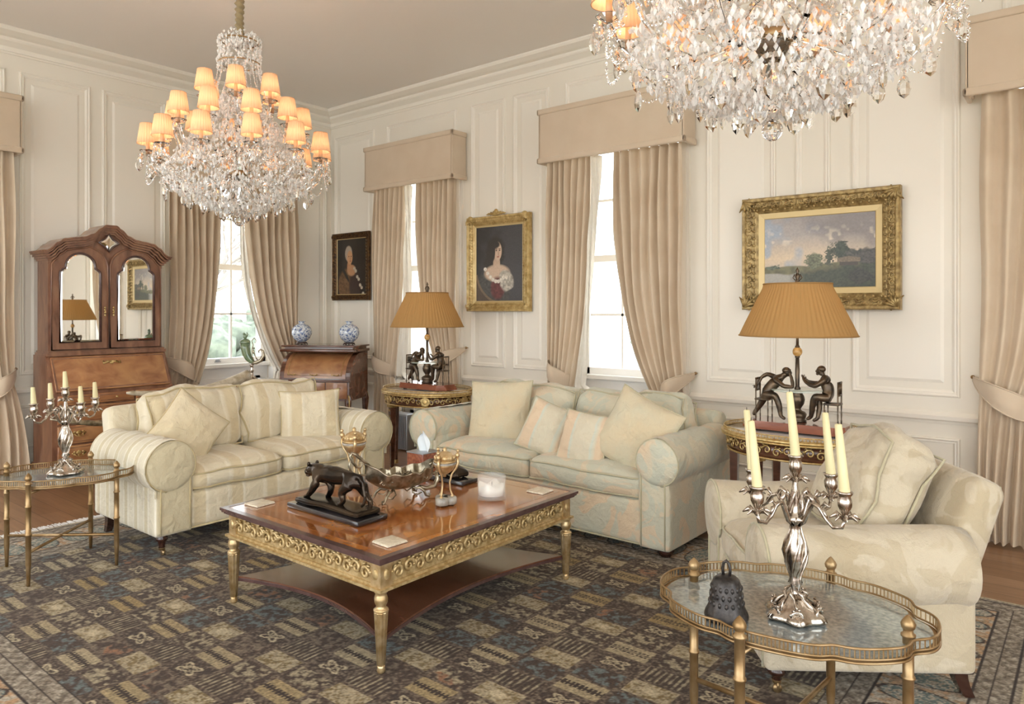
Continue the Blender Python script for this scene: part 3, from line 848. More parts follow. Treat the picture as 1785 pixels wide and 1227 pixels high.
def sofa(name, W, D, mats, label, cat, loc, rz, arm_h=.66, roll=.145, back_h=.80, seat_n=2, seat_top=.47, base_z=.10, back_cush=True, cush_h=.46, lean=12, puffy=1.0, legs='caster', seed=0, arm_len=1.0, cover=.0, seat_bot=.32, panel_cut=0.0, back_in=0.0):
    body, side, cush, pip = mats
    r = empty(name, loc, rz, label, cat)
    in_w = W / 2 - 2 * roll + .03                     # inner edge of the arms
    # seat platform
    mb = MB(); mb.rbox((0, -.01, (base_z + seat_bot + .01) / 2), (2 * in_w + .06, D - .06, seat_bot + .01 - base_z), .03, 3, (0, .006, 0), div=5)
    mb.build('seat_base', body, r)
    mb = MB(); mb.tube([(-in_w - .0, -D / 2 + .022, base_z + .005), (in_w, -D / 2 + .022, base_z + .005)], .006, 6); mb.build('piping', pip, r)
    for sg in (-1, 1):
        ax = sg * (W / 2 - roll); az = arm_h - roll
        a = MB()
        # upright panel
        x0, x1 = sorted((sg * (W / 2 - 2 * roll + .01), sg * (W / 2 - .055)))
        a.rbox(((x0 + x1) / 2, -.01 - panel_cut / 2, (base_z + az) / 2), (x1 - x0, D - .04 - panel_cut, az - base_z + .02), .025, 3, div=4)
        # scroll roll: swept circle, flared a little to the front, domed ends
        y0, y1 = -D / 2 - .012, D / 2 - .10 + .10 * (arm_len - 1)
        pts, rad = [], []
        for k in range(6): 
            t = k / 5; pts.append((ax, y0 + .05 * (1 - math.cos(t * PI / 2)) * .5, az)); rad.append(max(.004, roll * math.sin(t * PI / 2)))
        for k in range(1, 15):
            t = k / 15; pts.append((ax, y0 + .03 + (y1 - y0 - .03) * t, az + .006 * math.sin(t * 5 + seed))); rad.append(roll * (1 - .03 * t + .012 * math.sin(t * 9 + seed)))
        for k in range(5):
            t = k / 5; pts.append((ax, y1 + .03 * math.sin(t * PI / 2), az)); rad.append(max(.004, roll * .97 * math.cos(t * PI / 2)))
        a.tube(pts, rad, 28)
        ar = a.build('arm', side, r)
        c = MB(); pts = []
        for k in range(33):
            g = -PI * .18 + (PI * 1.62) * k / 32
            if sg > 0: g = PI - g
            pts.append((ax + (roll * .985) * math.cos(g), y0 + .022, az + (roll * .985) * math.sin(g)))
        c.tube(pts, .006, 6)
        xa = sg * (W / 2 - 2 * roll + .035); xb = sg * (W / 2 - .085)
        for xx in (xa, xb): c.tube([(xx, -D / 2 + .008, base_z), (xx, -D / 2 + .008, az - roll * .5)], .005, 6)
        c.build('piping', pip, ar)
        if cover:       # loose arm cover hanging over the outside of the roll
            P = []
            for i in range(17):
                row = []
                for j in range(15):
                    g = math.radians(100) - j / 14 * math.radians(215); t = i / 16
                    rr = roll * 1.045
                    if j < 11:
                        xx, zz = rr * math.cos(g), rr * math.sin(g)
                    else:
                        g0 = math.radians(100) - 10 / 14 * math.radians(215); xx = rr * math.cos(g0) + .004 * math.sin(t * 19) ; zz = rr * math.sin(g0) - (j - 10) / 4 * cover
                    row.append((ax + sg * xx, y0 + .012 + (D * .62) * t, az + zz + .003 * math.sin(t * 23 + j)))
                P.append(row)
            MB().sheet(P).build('arm_cover', side, ar)
    # back
    k = math.radians(lean)
    Mx = Matrix.Translation((0, D / 2 - .16, .22)) @ Matrix.Rotation(-k, 4, 'X')
    mb = MB(); hh = back_h - .22
    mb.rbox((0, .05 - back_in, hh / 2), (W - 2 * roll + .03, .15 - back_in * .4, hh), .045, 4, (0, .01, .012), Mx, div=6)
    bo = mb.build('backrest', body, r)
    pts = [Mx @ Vector(((W / 2 - roll - .03) * (q / 10 * 2 - 1), .11 - back_in * 1.2, hh - .008)) for q in range(11)]
    MB().tube(pts, .006, 6).build('piping', pip, bo)
    # seat cushions
    sw = 2 * in_w / seat_n
    for q in range(seat_n):
        cx = -in_w + sw * (q + .5)
        box_cushion(r, 'seat_cushion', (cx, -.075, (seat_top + seat_bot) / 2), (sw - .008, D - .19, seat_top - seat_bot), cush, pip, .055, (.0, .018, .035 * puffy), seed + q * 5)
    if back_cush:
        for q in range(seat_n):
            cx = -in_w + sw * (q + .5); hz = cush_h
            Mc = Matrix.Translation((cx, D / 2 - .25, seat_top - .02 + hz / 2)) @ Matrix.Rotation(-k * 1.3, 4, 'X')
            o = box_cushion(r, 'back_cushion', (cx, D / 2 - .265, seat_top - .015 + hz / 2), (sw + .01, .20, hz), cush, pip, .085, (.02, .05, .02), seed + 31 + q * 3, (-k * 1.3, 'X'), .045, False)
    if legs == 'caster':
        for sx in (-1, 1): turned_leg(r, sx * (W / 2 - .12), -D / 2 + .07, base_z + .01)
        for sx in (-1, 1): turned_leg(r, sx * (W / 2 - .12), D / 2 - .12, base_z + .01, square=True, slant=(0, .04))
    else:
        for sx in (-1, 1):
            for sy in (-1, 1): turned_leg(r, sx * (W / 2 - .12), sy * (D / 2 - .09), base_z + .01, caster=False)
    return r

RZ = .0096
sofa('sofa', 1.80, .88, (M['s1'], M['s1y'], M['s1'], M['pipe1']), 'cream striped two-seat sofa with rolled arms, in front of the bureau bookcase', 'sofa',
     (-4.545, 2.735, RZ), PI / 2, seed=1, cover=.05, base_z=.13, back_h=.80, cush_h=.42, seat_top=.47, seat_bot=.335)
sofa('sofa', 2.16, .92, (M['s2'], M['s2'], M['s2'], M['pipe2']), 'green and peach damask sofa with rolled arms, below the tall bright window', 'sofa',
     (-2.885, 4.14, RZ), 0, seed=2, legs='bun', base_z=.055, arm_h=.68, roll=.135, back_h=.76, cush_h=.40, seat_top=.455, seat_bot=.30, cover=.03)
sofa('armchair', 1.00, .84, (M['ch'], M['ch'], M['ch'], M['pipe2']), 'beige damask armchair with rolled arms seen from its side', 'armchair',
     (-.872, 3.205, RZ), math.radians(-53.1), seat_n=1, seed=3, base_z=.11, arm_h=.61, roll=.15, back_h=.80, cush_h=.46, seat_top=.46, seat_bot=.30, lean=19, panel_cut=.05, back_in=.05)
# scatter cushions: sofa by the bureau
pillow('scatter_cushion', .38, .38, .14, M['s1p'], M['pipe1'], (-4.42, 2.24, .675), (-24, 40, 72), 'plain cream cushion set on its corner on the striped sofa', 'scatter cushions on the striped sofa', 1)
pillow('scatter_cushion', .43, .38, .14, M['s1'], M['pipe1'], (-4.47, 3.17, .645), (-16, 0, 62), 'striped square cushion against the far arm of the striped sofa', 'scatter cushions on the striped sofa', 2)
# scatter cushions: damask sofa
pillow('scatter_cushion', .50, .47, .17, M['s2p'], M['pipe2'], (-3.42, 4.07, .665), (-16, -3, 14), 'large plain sage cushion at the left arm of the damask sofa', 'scatter cushions on the damask sofa', 3)
pillow('scatter_cushion', .36, .36, .14, M['s2s'], M['pipe2'], (-2.88, 3.93, .615), (-22, 18, 12), 'banded cushion leaning back askew in the middle of the damask sofa', 'scatter cushions on the damask sofa', 4)
pillow('scatter_cushion', .34, .34, .14, M['s2s'], M['pipe2'], (-2.54, 3.86, .60), (-20, 5, 4), 'banded cushion standing upright between its neighbours on the damask sofa', 'scatter cushions on the damask sofa', 5)
pillow('scatter_cushion', .46, .46, .16, M['s2p'], M['pipe2'], (-2.20, 3.92, .665), (-22, 22, -2), 'large plain cushion tilted against the right arm of the damask sofa', 'scatter cushions on the damask sofa', 6)
# ------------------------------------------------------------------ carving helpers
def scroll(mb, M4, s, flip=1, r=.006, turns=1.25, seg=5):
    """an acanthus-like C scroll in local xz, relief towards -y"""
    pts, rad = [], []
    for k in range(15):
        t = k / 14; a = t * turns * 2 * PI; q = s * (1 - .82 * t)
        pts.append(M4 @ Vector((flip * (q * math.cos(a)), -r * .4, q * math.sin(a)))); rad.append(r * (1.15 - .5 * t))
    mb.tube(pts, rad, seg)
    for k in range(3):
        a = .4 + k * .7; p = Vector((flip * s * 1.05 * math.cos(a), -r * .3, s * 1.05 * math.sin(a)))
        mb.tube([M4 @ p, M4 @ (p + Vector((flip * s * .3 * math.cos(a - .6), -r * .8, s * .3 * math.sin(a - .6)))), M4 @ (p + Vector((flip * s * .5 * math.cos(a - 1.2), 0, s * .5 * math.sin(a - 1.2))))], [r * .9, r * .8, r * .2], 4)

# ------------------------------------------------------------------ coffee table
def coffee_table():
    x0, x1, y0, y1 = -3.286, -2.12, 1.815, 3.165; cx, cy = (x0 + x1) / 2, (y0 + y1) / 2; w, d = x1 - x0, y1 - y0
    r = empty('coffee_table', (cx, cy, RZ), 0, 'large square low table with burr wood top and carved gilt apron on the rug', 'coffee table')
    hw, hd = w / 2, d / 2
    t = MB(); t.box(-hw + .02, hw - .02, -hd + .02, hd - .02, .44, .4585); t.build('top', M['tabletop'], r)
    b = MB()   # dark moulded rim in three steps
    for (o, za, zb) in ((0, .447, .456), (.006, .438, .447), (.014, .430, .438)):
        for (a0, a1, b0, b1) in ((-hw + o, hw - o, -hd + o, -hd + .035), (-hw + o, hw - o, hd - .035, hd - o), (-hw + o, -hw + .035, -hd + .035, hd - .035), (hw - .035, hw - o, -hd + .035, hd - .035)):
            b.box(a0, a1, b0, b1, za, zb)
    for (a0, a1, b0, b1) in ((-hw, hw, -hd, -hd + .03), (-hw, hw, hd - .03, hd), (-hw, -hw + .03, -hd + .03, hd - .03), (hw - .03, hw, -hd + .03, hd - .03)):
        b.box(a0, a1, b0, b1, .456, .4597)
    b.build('rim', M['dkwood'], r)
    f = MB()
    for (a0, a1, b0, b1) in ((-hw + .07, hw - .07, -hd + .07, -hd + .12), (-hw + .07, hw - .07, hd - .12, hd - .07), (-hw + .07, -hw + .12, -hd + .12, hd - .12), (hw - .12, hw - .07, -hd + .12, hd - .12)):
        f.box(a0, a1, b0, b1, .4585, .4590)
    f.build('inlay_band', M['inlay'], r)
    o = .04
    for side in range(4):
        L = (w if side % 2 == 0 else d) - 2 * o
        rot = Matrix.Rotation(side * PI / 2, 4, 'Z'); off = (hd if side % 2 == 0 else hw) - o
        Ms = rot @ Matrix.Translation((0, -off, 0))
        a = MB(); a.box(-L / 2 + (.0005 if side % 2 == 0 else .0205), L / 2 - (.0005 if side % 2 == 0 else .0205), 0, .02, .333, .43, Ms)
        ev = side % 2 == 0; e1, e2 = (.022, .0071) if ev else (-.0205, -.0205)
        a.box(-L / 2 - e1, L / 2 + e1, -.022, .02, .320, .331, Ms); a.box(-L / 2 - e2, L / 2 + e2, -.007, .0195, .331, .341, Ms)
        a.box(-L / 2 + .03, L / 2 - .03, -.005, .0185, .421, .4295, Ms)
        for xx in (-L / 2, -L / 2 + .05, L / 2 - .055, L / 2 - .005): a.box(xx, xx + .005, -.005, .01, .352, .421, Ms)
        ap = a.build('apron', M['goldpaint'], r)
        c = MB(); n = int((L - .14) / .055)
        for k in range(n):
            xx = -L / 2 + .085 + (L - .17) * k / (n - 1); fl = 1 if k % 2 else -1
            scroll(c, Ms @ Matrix.Translation((xx, -.003, .380 + .005 * fl)), .029, fl if k < n / 2 else -fl, .0082)
        for sx in (-1, 1):
            c.ball((0, 0, 0), .015, 10, 6, (1, .5, 1.5), Ms @ Matrix.Translation((sx * (L / 2 - .022), -.009, .382)))
        c.build('carving', M['goldpaint'], ap)
    for sx in (-1, 1):
        for sy in (-1, 1):
            lg = MB(); X, Y = sx * (hw - .047), sy * (hd - .047)
            lg.lathe([(.013, 0), (.017, .01), (.014, .02), (.0155, .03)], 20, (X, Y, 0))
            lg.lathe([(.0155, .03), (.026, .235), (.027, .24)], 40, (X, Y, 0), flute=.10, nf=10)
            lg.lathe([(.028, .24), (.030, .245), (.027, .250), (.019, .256), (.020, .264), (.026, .277), (.027, .290), (.023, .302), (.022, .310), (.027, .317), (.027, .322)], 30, (X, Y, 0), flute=.03, nf=10)
            q0, q1 = hw - .10, hw - .032; u0, u1 = hd - .10, hd - .032
            xa, xb = sorted((sx * (hw - .092), sx * (hw - .0312))); ya, yb = sorted((sy * (hd - .092), sy * (hd - .0312)))
            lg.box(xa, xb, ya, yb, .318, .432)
            lg.build('leg', M['gold'], r)
    s = MB(); poly = []; q = .055; dp = .11; n = 26
    cs = [(-hw + q, -hd + q), (hw - q, -hd + q), (hw - q, hd - q), (-hw + q, hd - q)]
    for k in range(4):
        A, B = Vector(cs[k]), Vector(cs[(k + 1) % 4]); nrm = Vector((-(B - A).y, (B - A).x)).normalized()
        for j in range(n):
            t = j / n; p = A + (B - A) * t + nrm * (dp * (math.sin(PI * t) ** .9))
            poly.append((p.x, p.y))
    # triangulate fan towards centre for a clean concave top
    def shelf(mb, sc, z0, z1):
        m = len(poly); vs = [(x * sc, y * sc, z0) for x, y in poly] + [(x * sc, y * sc, z1) for x, y in poly] + [(0, 0, z0), (0, 0, z1)]
        fs = [(i, (i + 1) % m, m + (i + 1) % m, m + i) for i in range(m)] + [(2 * m, (i + 1) % m, i) for i in range(m)] + [(2 * m + 1, m + i, m + (i + 1) % m) for i in range(m)]
        mb.add(vs, fs)
    shelf(s, .992, .118, .1255); so = s.build('lower_shelf', M['mahog'], r)
    e = MB(); shelf(e, 1.0, .104, .118); e.build('shelf_edge', M['dkwood'], so)
coffee_table()
TZ = .4694   # surface of the coffee table in the room

# coasters
for i, (x, y, a, lab) in enumerate(((-3.19, 1.97, 4, 'square cream coaster at the left corner of the coffee table'), (-2.25, 1.98, -3, 'square cream coaster at the near corner of the coffee table'), (-2.27, 3.03, 2, 'square cream coaster at the right corner of the coffee table by the glass candle'))):
    if i == 0:
        mb = MB(); mb.rbox((0, 0, .0065), (.10, .10, .005), .002, 2); mb.rbox((0, 0, .0025), (.104, .104, .005), .002, 2)
        c0 = mb.build('coaster', M['coaster']); c = c0
    else: c = c0.copy(); COL.objects.link(c)
    c.location = (x, y, TZ); c.rotation_euler = (0, 0, math.radians(a)); tag(c, lab, 'coaster', 'coasters on the coffee table')

# glass candle
r = empty('glass_candle', (-2.38, 2.77, TZ), 0, 'round clear glass jar with white candle wax on the coffee table', 'candle')
MB().lathe([(.0, .001), (.071, .001), (.073, .006), (.073, .115), (.070, .117), (.0675, .115), (.0675, .02), (.0, .02)], 40).build('jar', M['glass'], r)
w_ = MB().lathe([(.0, .021), (.0665, .021), (.0665, .072), (.05, .070), (.025, .066), (0, .067)], 40)
w_.v = [(x, y, z + (.012 * math.sin(4 * math.atan2(y, x)) * math.hypot(x, y) / .066 if z > .03 else 0)) for x, y, z in w_.v]
w_.build('wax', M['waxwhite'], r)
MB().tube([(0, 0, .066), (.001, 0, .082)], .0015, 6).build('wick', M['wick'], r)

# tissue box
r = empty('tissue_box', (-3.185, 3.07, TZ), 0, 'reddish burr wood tissue box at the far corner of the coffee table', 'tissue box')
MB().rbox((0, 0, .045), (.14, .14, .088), .004, 2).build('box', M['tissuebox'], r)
mb = MB().rbox((0, 0, .0915), (.146, .146, .007), .002, 2); mb.build('lid', M['greymetal'], r)
P = []
for i in range(13):
    t = i / 12; row = []
    for j in range(13):
        s = j / 12 * 2 - 1
        row.append((s * (.045 * (1 - t) ** .7 + .006 + .018 * math.sin(t * PI)), .012 * math.sin(s * 5 + t * 4) * (1 - .4 * t), .093 + .125 * t - .02 * abs(s) * t))
    P.append(row)
MB().sheet(P).build('tissue', M['paper'], r)

# bronze tiger on a black marble slab
def tiger():
    r = empty('tiger_sculpture', (-2.775, 2.11, TZ), 0, 'dark bronze prowling tiger on a black marble slab on the coffee table', 'sculpture')
    mb = MB(); mb.rbox((0, 0, .012), (.53, .175, .024), .005, 2); mb.build('slab', M['blackstone'], r)
    g = MB(); g.rbox((0.0, 0, .034), (.47, .14, .024), .012, 3, (0, 0, .006), nz=.010, div=14); g.build('ground', M['bronze'], r)
    N = [( .135, 0, .190, .036, .040),   # 0 pelvis
         ( .070, 0, .182, .036, .044),   # 1 loin
         ( .000, 0, .172, .038, .048),   # 2 ribs
         (-.065, 0, .172, .042, .052),   # 3 chest
         (-.110, 0, .180, .040, .046),   # 4 shoulders
         (-.150, 0, .186, .032, .036),   # 5 neck
         (-.188, 0, .178, .034, .036),   # 6 head
         (-.218, 0, .160, .020, .020),   # 7 muzzle
         # near foreleg
         (-.105, -.030, .135, .026, .026), (-.135, -.034, .095, .018, .018), (-.165, -.034, .063, .012, .014), (-.195, -.034, .050, .012, .014),
         # far foreleg
         (-.085, .030, .130, .025, .025), (-.075, .032, .090, .017, .017), (-.095, .032, .060, .012, .014), (-.118, .032, .050, .012, .013),
         # near hind leg
         ( .125, -.032, .145, .034, .030), ( .085, -.036, .115, .024, .022), ( .105, -.036, .078, .013, .013), ( .065, -.036, .052, .012, .014),
         # far hind leg
         ( .165, .030, .150, .032, .028), ( .165, .034, .112, .023, .020), ( .210, .034, .082, .012, .012), ( .205, .034, .052, .012, .013), (.180, .034, .049, .011, .012),
         # tail
         ( .175, 0, .195, .014), ( .205, -.005, .160, .009), ( .222, -.008, .110, .008), ( .216, -.01, .075, .007), ( .196, -.012, .064, .007)]
    E = [(0, 1), (1, 2), (2, 3), (3, 4), (4, 5), (5, 6), (6, 7), (4, 8), (8, 9), (9, 10), (10, 11), (4, 12), (12, 13), (13, 14), (14, 15),
         (0, 16), (16, 17), (17, 18), (18, 19), (0, 20), (20, 21), (21, 22), (22, 23), (23, 24), (0, 25), (25, 26), (26, 27), (27, 28), (28, 29)]
    vs, fs = skin_mesh(N, E, 2)
    vs = [tuple(Vector(v) + mnoise.noise_vector(Vector(v) * 38) * .0035) for v in vs]
    b = MB().add(vs, fs, True)
    for sy in (-1, 1):
        b.ball((-.178, sy * .024, .208), .010, 8, 6, (.6, 1, 1.1)); b.ball((-.213, sy * .014, .171), .004, 6, 5)
        b.ball((-.196, sy * .022, .168), .014, 8, 6, (1, .7, 1))
    b.ball((-.232, 0, .163), .010, 8, 6); b.ball((-.215, 0, .146), .012, 8, 6, (1.2, 1, .6))
    b.build('tiger', M['bronze'], r)
tiger()
def dog():
    r = empty('animal_sculpture', (-2.80, 2.915, TZ), 0, 'small dark bronze crouching animal on a black base behind the gilt censer', 'sculpture')
    MB().rbox((0, 0, .012), (.28, .13, .024), .004, 2).build('slab', M['blackstone'], r)
    N = [(.08, 0, .065, .036, .034), (.03, 0, .068, .034, .036), (-.03, 0, .075, .034, .036), (-.07, 0, .10, .026, .026), (-.09, 0, .13, .026, .026), (-.118, 0, .122, .015, .015),
         (-.05, -.03, .045, .016, .016), (-.09, -.034, .034, .010, .010), (-.05, .03, .045, .016, .016), (-.09, .034, .034, .010, .010), (.08, -.035, .045, .022, .02), (.045, -.042, .033, .011, .011), (.08, .035, .045, .022, .02), (.045, .042, .033, .011, .011)]
    E = [(0, 1), (1, 2), (2, 3), (3, 4), (4, 5), (2, 6), (6, 7), (2, 8), (8, 9), (0, 10), (10, 11), (0, 12), (12, 13)]
    vs, fs = skin_mesh(N, E, 2); MB().add(vs, fs, True).ball((-.08, -.02, .155), .008, 6, 5).ball((-.08, .02, .155), .008, 6, 5).build('animal', M['bronze'], r)
dog()

# gilt tripod censers
def censer(loc, rz, label, s=1.0):
    r = empty('censer', loc, rz, label, 'censer', 'gilt tripod censers on the coffee table')
    r.scale = (s, s, s)
    b = MB()   # trefoil marble base
    for k in range(3):
        a = k * 2 * PI / 3 + .5
        b.lathe([(.030, 0), (.034, .004), (.034, .03), (.028, .036), (.0, .036)], 24, (.024 * math.cos(a), .024 * math.sin(a), .006))
    b.build('base', M['greymarble'], r)
    for k in range(3):
        a = k * 2 * PI / 3 + .5; MB().ball((.045 * math.cos(a), .045 * math.sin(a), .006), .006, 8, 6).build('foot', M['gold'], r)
    bw = MB().lathe([(.0, .135), (.006, .137), (.008, .148), (.02, .155), (.040, .170), (.051, .190), (.053, .20), (.050, .208), (.055, .212), (.055, .217), (.046, .219)], 28)
    bw.build('bowl', M['gold'], r)
    MB().lathe([(.0545, .199), (.0565, .2), (.0565, .208), (.0545, .209)], 28, caps=False).build('collar', M['greymarble'], r)
    ld = MB().lathe([(.050, .218), (.047, .238), (.036, .252), (.018, .260), (.007, .264), (.010, .270), (.007, .278), (0, .282)], 28)
    for k in range(14):
        a = k * 2 * PI / 14; ld.ball((.049 * math.cos(a), .049 * math.sin(a), .232), .0045, 6, 5, (1, 1, 2.2))
    ld.build('lid', M['gold'], r)
    for k in range(3):
        a = k * 2 * PI / 3 + .5; ca, sa = math.cos(a), math.sin(a); l = MB()
        P_ = lambda q, z: (q * ca, q * sa, z)
        l.tube([P_(.032, .04), P_(.036, .05), P_(.026, .075), P_(.024, .11), P_(.034, .15), P_(.055, .18), P_(.064, .205), P_(.060, .235)], [.006, .0045, .004, .004, .005, .007, .008, .006], 8)
        l.ball(P_(.036, .044), .008, 8, 6, (1.2, 1.2, .8)); l.ball(P_(.061, .240), .011, 10, 8, (1, 1, 1.3)); l.ball(P_(.064, .262), .0085, 10, 8)   # putto bust
        l.tube([P_(.052, .232), P_(.066, .248), P_(.07, .236)], .0035, 6)
        l.build('leg', M['gold'], r)
    return r
censer((-2.475, 2.53, TZ), .3, 'gilt tripod censer on a grey trefoil base, nearest the glass candle')
censer((-3.13, 2.50, TZ), 1.0, 'gilt tripod censer standing behind the bronze tiger', 1.12)

# boat shaped centrepiece
def boat():
    r = empty('boat_centrepiece', (-2.73, 2.47, TZ), math.radians(76), 'silver boat-shaped bowl on scroll feet with a swan-neck handle, centre of the coffee table', 'centrepiece')
    P = []; n, m = 34, 11
    outer = []
    for i in range(n + 1):
        t = i / n * 2 - 1      # -1 bow (handle) .. 1 stern
        x = .19 * t
        w = .082 * (1 - abs(t) ** 2.4) ** .6 + .004
        rim = .135 + (.07 * max(0, -t) ** 3 + .035 * max(0, t) ** 3) + .006 * math.sin(t * 14)
        keel = .050 + .075 * max(0, -t) ** 2.2 + .035 * max(0, t) ** 2.5
        row = []
        for j in range(m):
            s = j / (m - 1) * 2 - 1; a = s * PI / 2
            row.append((x, w * math.sin(a) * (1 + .08 * math.sin(i * 1.1)), keel + (rim - keel) * (1 - math.cos(a) ** 1.1)))
        outer.append(row)
    mb = MB().sheet(outer)
    mb.sheet([[(p[0] * .97, p[1] * .93, p[2] + .004) for p in reversed(row)] for row in outer])
    for j in (0, m - 1): mb.tube([outer[i][j] for i in range(n + 1)], .0048, 8)
    bowl = mb.build('bowl', M['silver2'], r)
    c = MB()
    for k in range(9):
        for sy in (-1, 1):
            x = -.12 + k * .03; t = x / .19; w = .075 * (1 - abs(t) ** 2.4) ** .6
            Mx = Matrix.Translation((x, sy * w * .86, .10)) @ Matrix.Rotation(0 if sy < 0 else PI, 4, 'Z')
            scroll(c, Mx, .016, 1 if k % 2 else -1, .0035, 1.1, 4)
    c.build('relief', M['silver2'], bowl)
    h = MB()
    h.tube([(-.17, 0, .19), (-.20, 0, .215), (-.24, 0, .25), (-.262, 0, .262), (-.27, 0, .245), (-.255, 0, .215), (-.235, 0, .19), (-.215, 0, .185), (-.205, 0, .20), (-.215, 0, .212), (-.225, 0, .205)], [.008, .008, .009, .006, .006, .007, .007, .006, .005, .004, .003], 8)
    h.tube([(-.262, 0, .24), (-.275, 0, .20), (-.262, 0, .165), (-.225, 0, .15), (-.18, 0, .145), (-.15, 0, .11), (-.11, 0, .075)], [.003, .006, .006, .005, .005, .006, .004], 8)
    h.tube([(-.23, 0, .15), (-.238, 0, .135), (-.225, 0, .13)], .004, 6)
    h.build('handle', M['silver2'], r)
    st = MB(); st.tube([(.17, 0, .15), (.20, 0, .165), (.225, 0, .14), (.215, 0, .11), (.19, 0, .10), (.18, 0, .12), (.195, 0, .128)], [.007, .008, .009, .008, .006, .005, .003], 8)
    st.tube([(.21, 0, .11), (.22, 0, .07), (.20, 0, .035), (.15, 0, .03), (.11, 0, .05)], [.008, .012, .014, .012, .006], 8); st.build('stern_scroll', M['silver2'], r)
    for sx in (-1, 1):
        for sy in (-1, 1):
            f = MB(); bx = sx * .085
            f.tube([(bx * .5, sy * .02, .062), (bx * .8, sy * .035, .05), (bx, sy * .05, .055), (bx * 1.25, sy * .058, .035), (bx * 1.35, sy * .062, .012), (bx * 1.55, sy * .066, .006), (bx * 1.6, sy * .068, .018), (bx * 1.45, sy * .066, .022)], [.006, .007, .008, .007, .006, .006, .005, .003], 8)
            f.tube([(bx * .6, sy * .03, .06), (bx * .55, sy * .045, .035), (bx * .8, sy * .05, .02), (bx * 1.1, sy * .055, .03)], .004, 6)
            f.build('foot', M['silver2'], r)
boat()

# ------------------------------------------------------------------ brass and glass tray tables
def tray_table(loc, rz, label):
    """legs on a .46 m square; the tray's long axis lies 14 degrees off the leg diagonal"""
    r = empty('tray_table', loc, rz, label, 'side table', 'brass tray tables with antiqued mirror tops')
    ht = .498; ax = math.radians(14)
    def R(th):
        q = th - ax
        base = 1 / math.sqrt((math.cos(q) / .395) ** 2 + (math.sin(q) / .30) ** 2)
        # cusped outline: small tongues at the ends, notches between bulges
        k = 0
        for c_, wd, am in ((.36, .10, -.022), (-.36, .10, -.022), (PI - .36, .10, -.022), (PI + .36, .10, -.022), (1.05, .10, -.014), (-1.05, .10, -.014), (PI - 1.05, .10, -.014), (PI + 1.05, .10, -.014)):
            d = (q - c_ + PI) % (2 * PI) - PI; k += am * math.exp(-(d / wd) ** 2)
        return base + k
    n = 180; out = [(R(2 * PI * k / n) * math.cos(2 * PI * k / n), R(2 * PI * k / n) * math.sin(2 * PI * k / n)) for k in range(n)]
    def disc(mb, sc, z0, z1):
        vs = [(x * sc, y * sc, z0) for x, y in out] + [(x * sc, y * sc, z1) for x, y in out] + [(0, 0, z0), (0, 0, z1)]
        fs = [(i, (i + 1) % n, n + (i + 1) % n, n + i) for i in range(n)] + [(2 * n, (i + 1) % n, i) for i in range(n)] + [(2 * n + 1, n + i, n + (i + 1) % n) for i in range(n)]
        mb.add(vs, fs)
    t = MB(); disc(t, .985, ht - .012, ht - .002); t.build('tray', M['brass'], r)
    g = MB(); disc(g, .962, ht - .002, ht); g.build('mirror_top', M['antmirror'], r)
    ga = MB()
    for z, q in ((ht - .008, .004), (ht + .002, .003), (ht + .030, .0038)): ga.tube([(x, y, z) for x, y in out], q, 6, closed=True)
    L = 0
    for k in range(n):
        for f_ in (0,):
            a = 2 * PI * (k + f_) / n; q = R(a); x, y = q * math.cos(a), q * math.sin(a)
            ga.box(x - .0016, x + .0016, y - .0016, y + .0016, ht, ht + .03)
    ga.build('gallery', M['brass'], r)
    for k in range(4):
        a = k * PI / 2; x, y = .328 * math.cos(a), .328 * math.sin(a); l = MB()
        l.lathe([(.009, 0), (.013, .10), (.0145, .11), (.0145, .255), (.018, .258), (.018, .266), (.0145, .269), (.0145, .40), (.018, .403), (.018, .408), (.0145, .411), (.0145, .515), (.019, .518), (.019, .524), (.013, .528), (.013, .536)], 18, (x, y, 0))
        lo = l.build('leg', M['brass'], r)
        MB().lathe([(.010, .534), (.017, .541), (.0195, .552), (.015, .562), (.006, .573), (0, .578)], 16, (x, y, 0)).build('finial', M['brass'], lo)
    for k in range(2):
        a = k * PI / 2; x, y = .32 * math.cos(a), .32 * math.sin(a)
        MB().tube([(-x, -y, .17), (x, y, .17)], .0085, 8).build('stretcher', M['brass'], r)
        MB().tube([(-x, -y, ht - .028), (x, y, ht - .028)], .007, 8).build('rail', M['brass'], r)
    return r
TA = tray_table((-.731, 2.247, RZ), math.radians(-5), 'brass tray table with scalloped mirror top in the right foreground')
TB = copy_tree(TA); TB.location = (-4.437, 1.53, RZ); TB.scale = (.90, .90, 1); TB.rotation_euler = (0, 0, math.radians(41.5)); TB['label'] = 'brass tray table with scalloped mirror top at the left, beside the striped sofa'
TT = .508

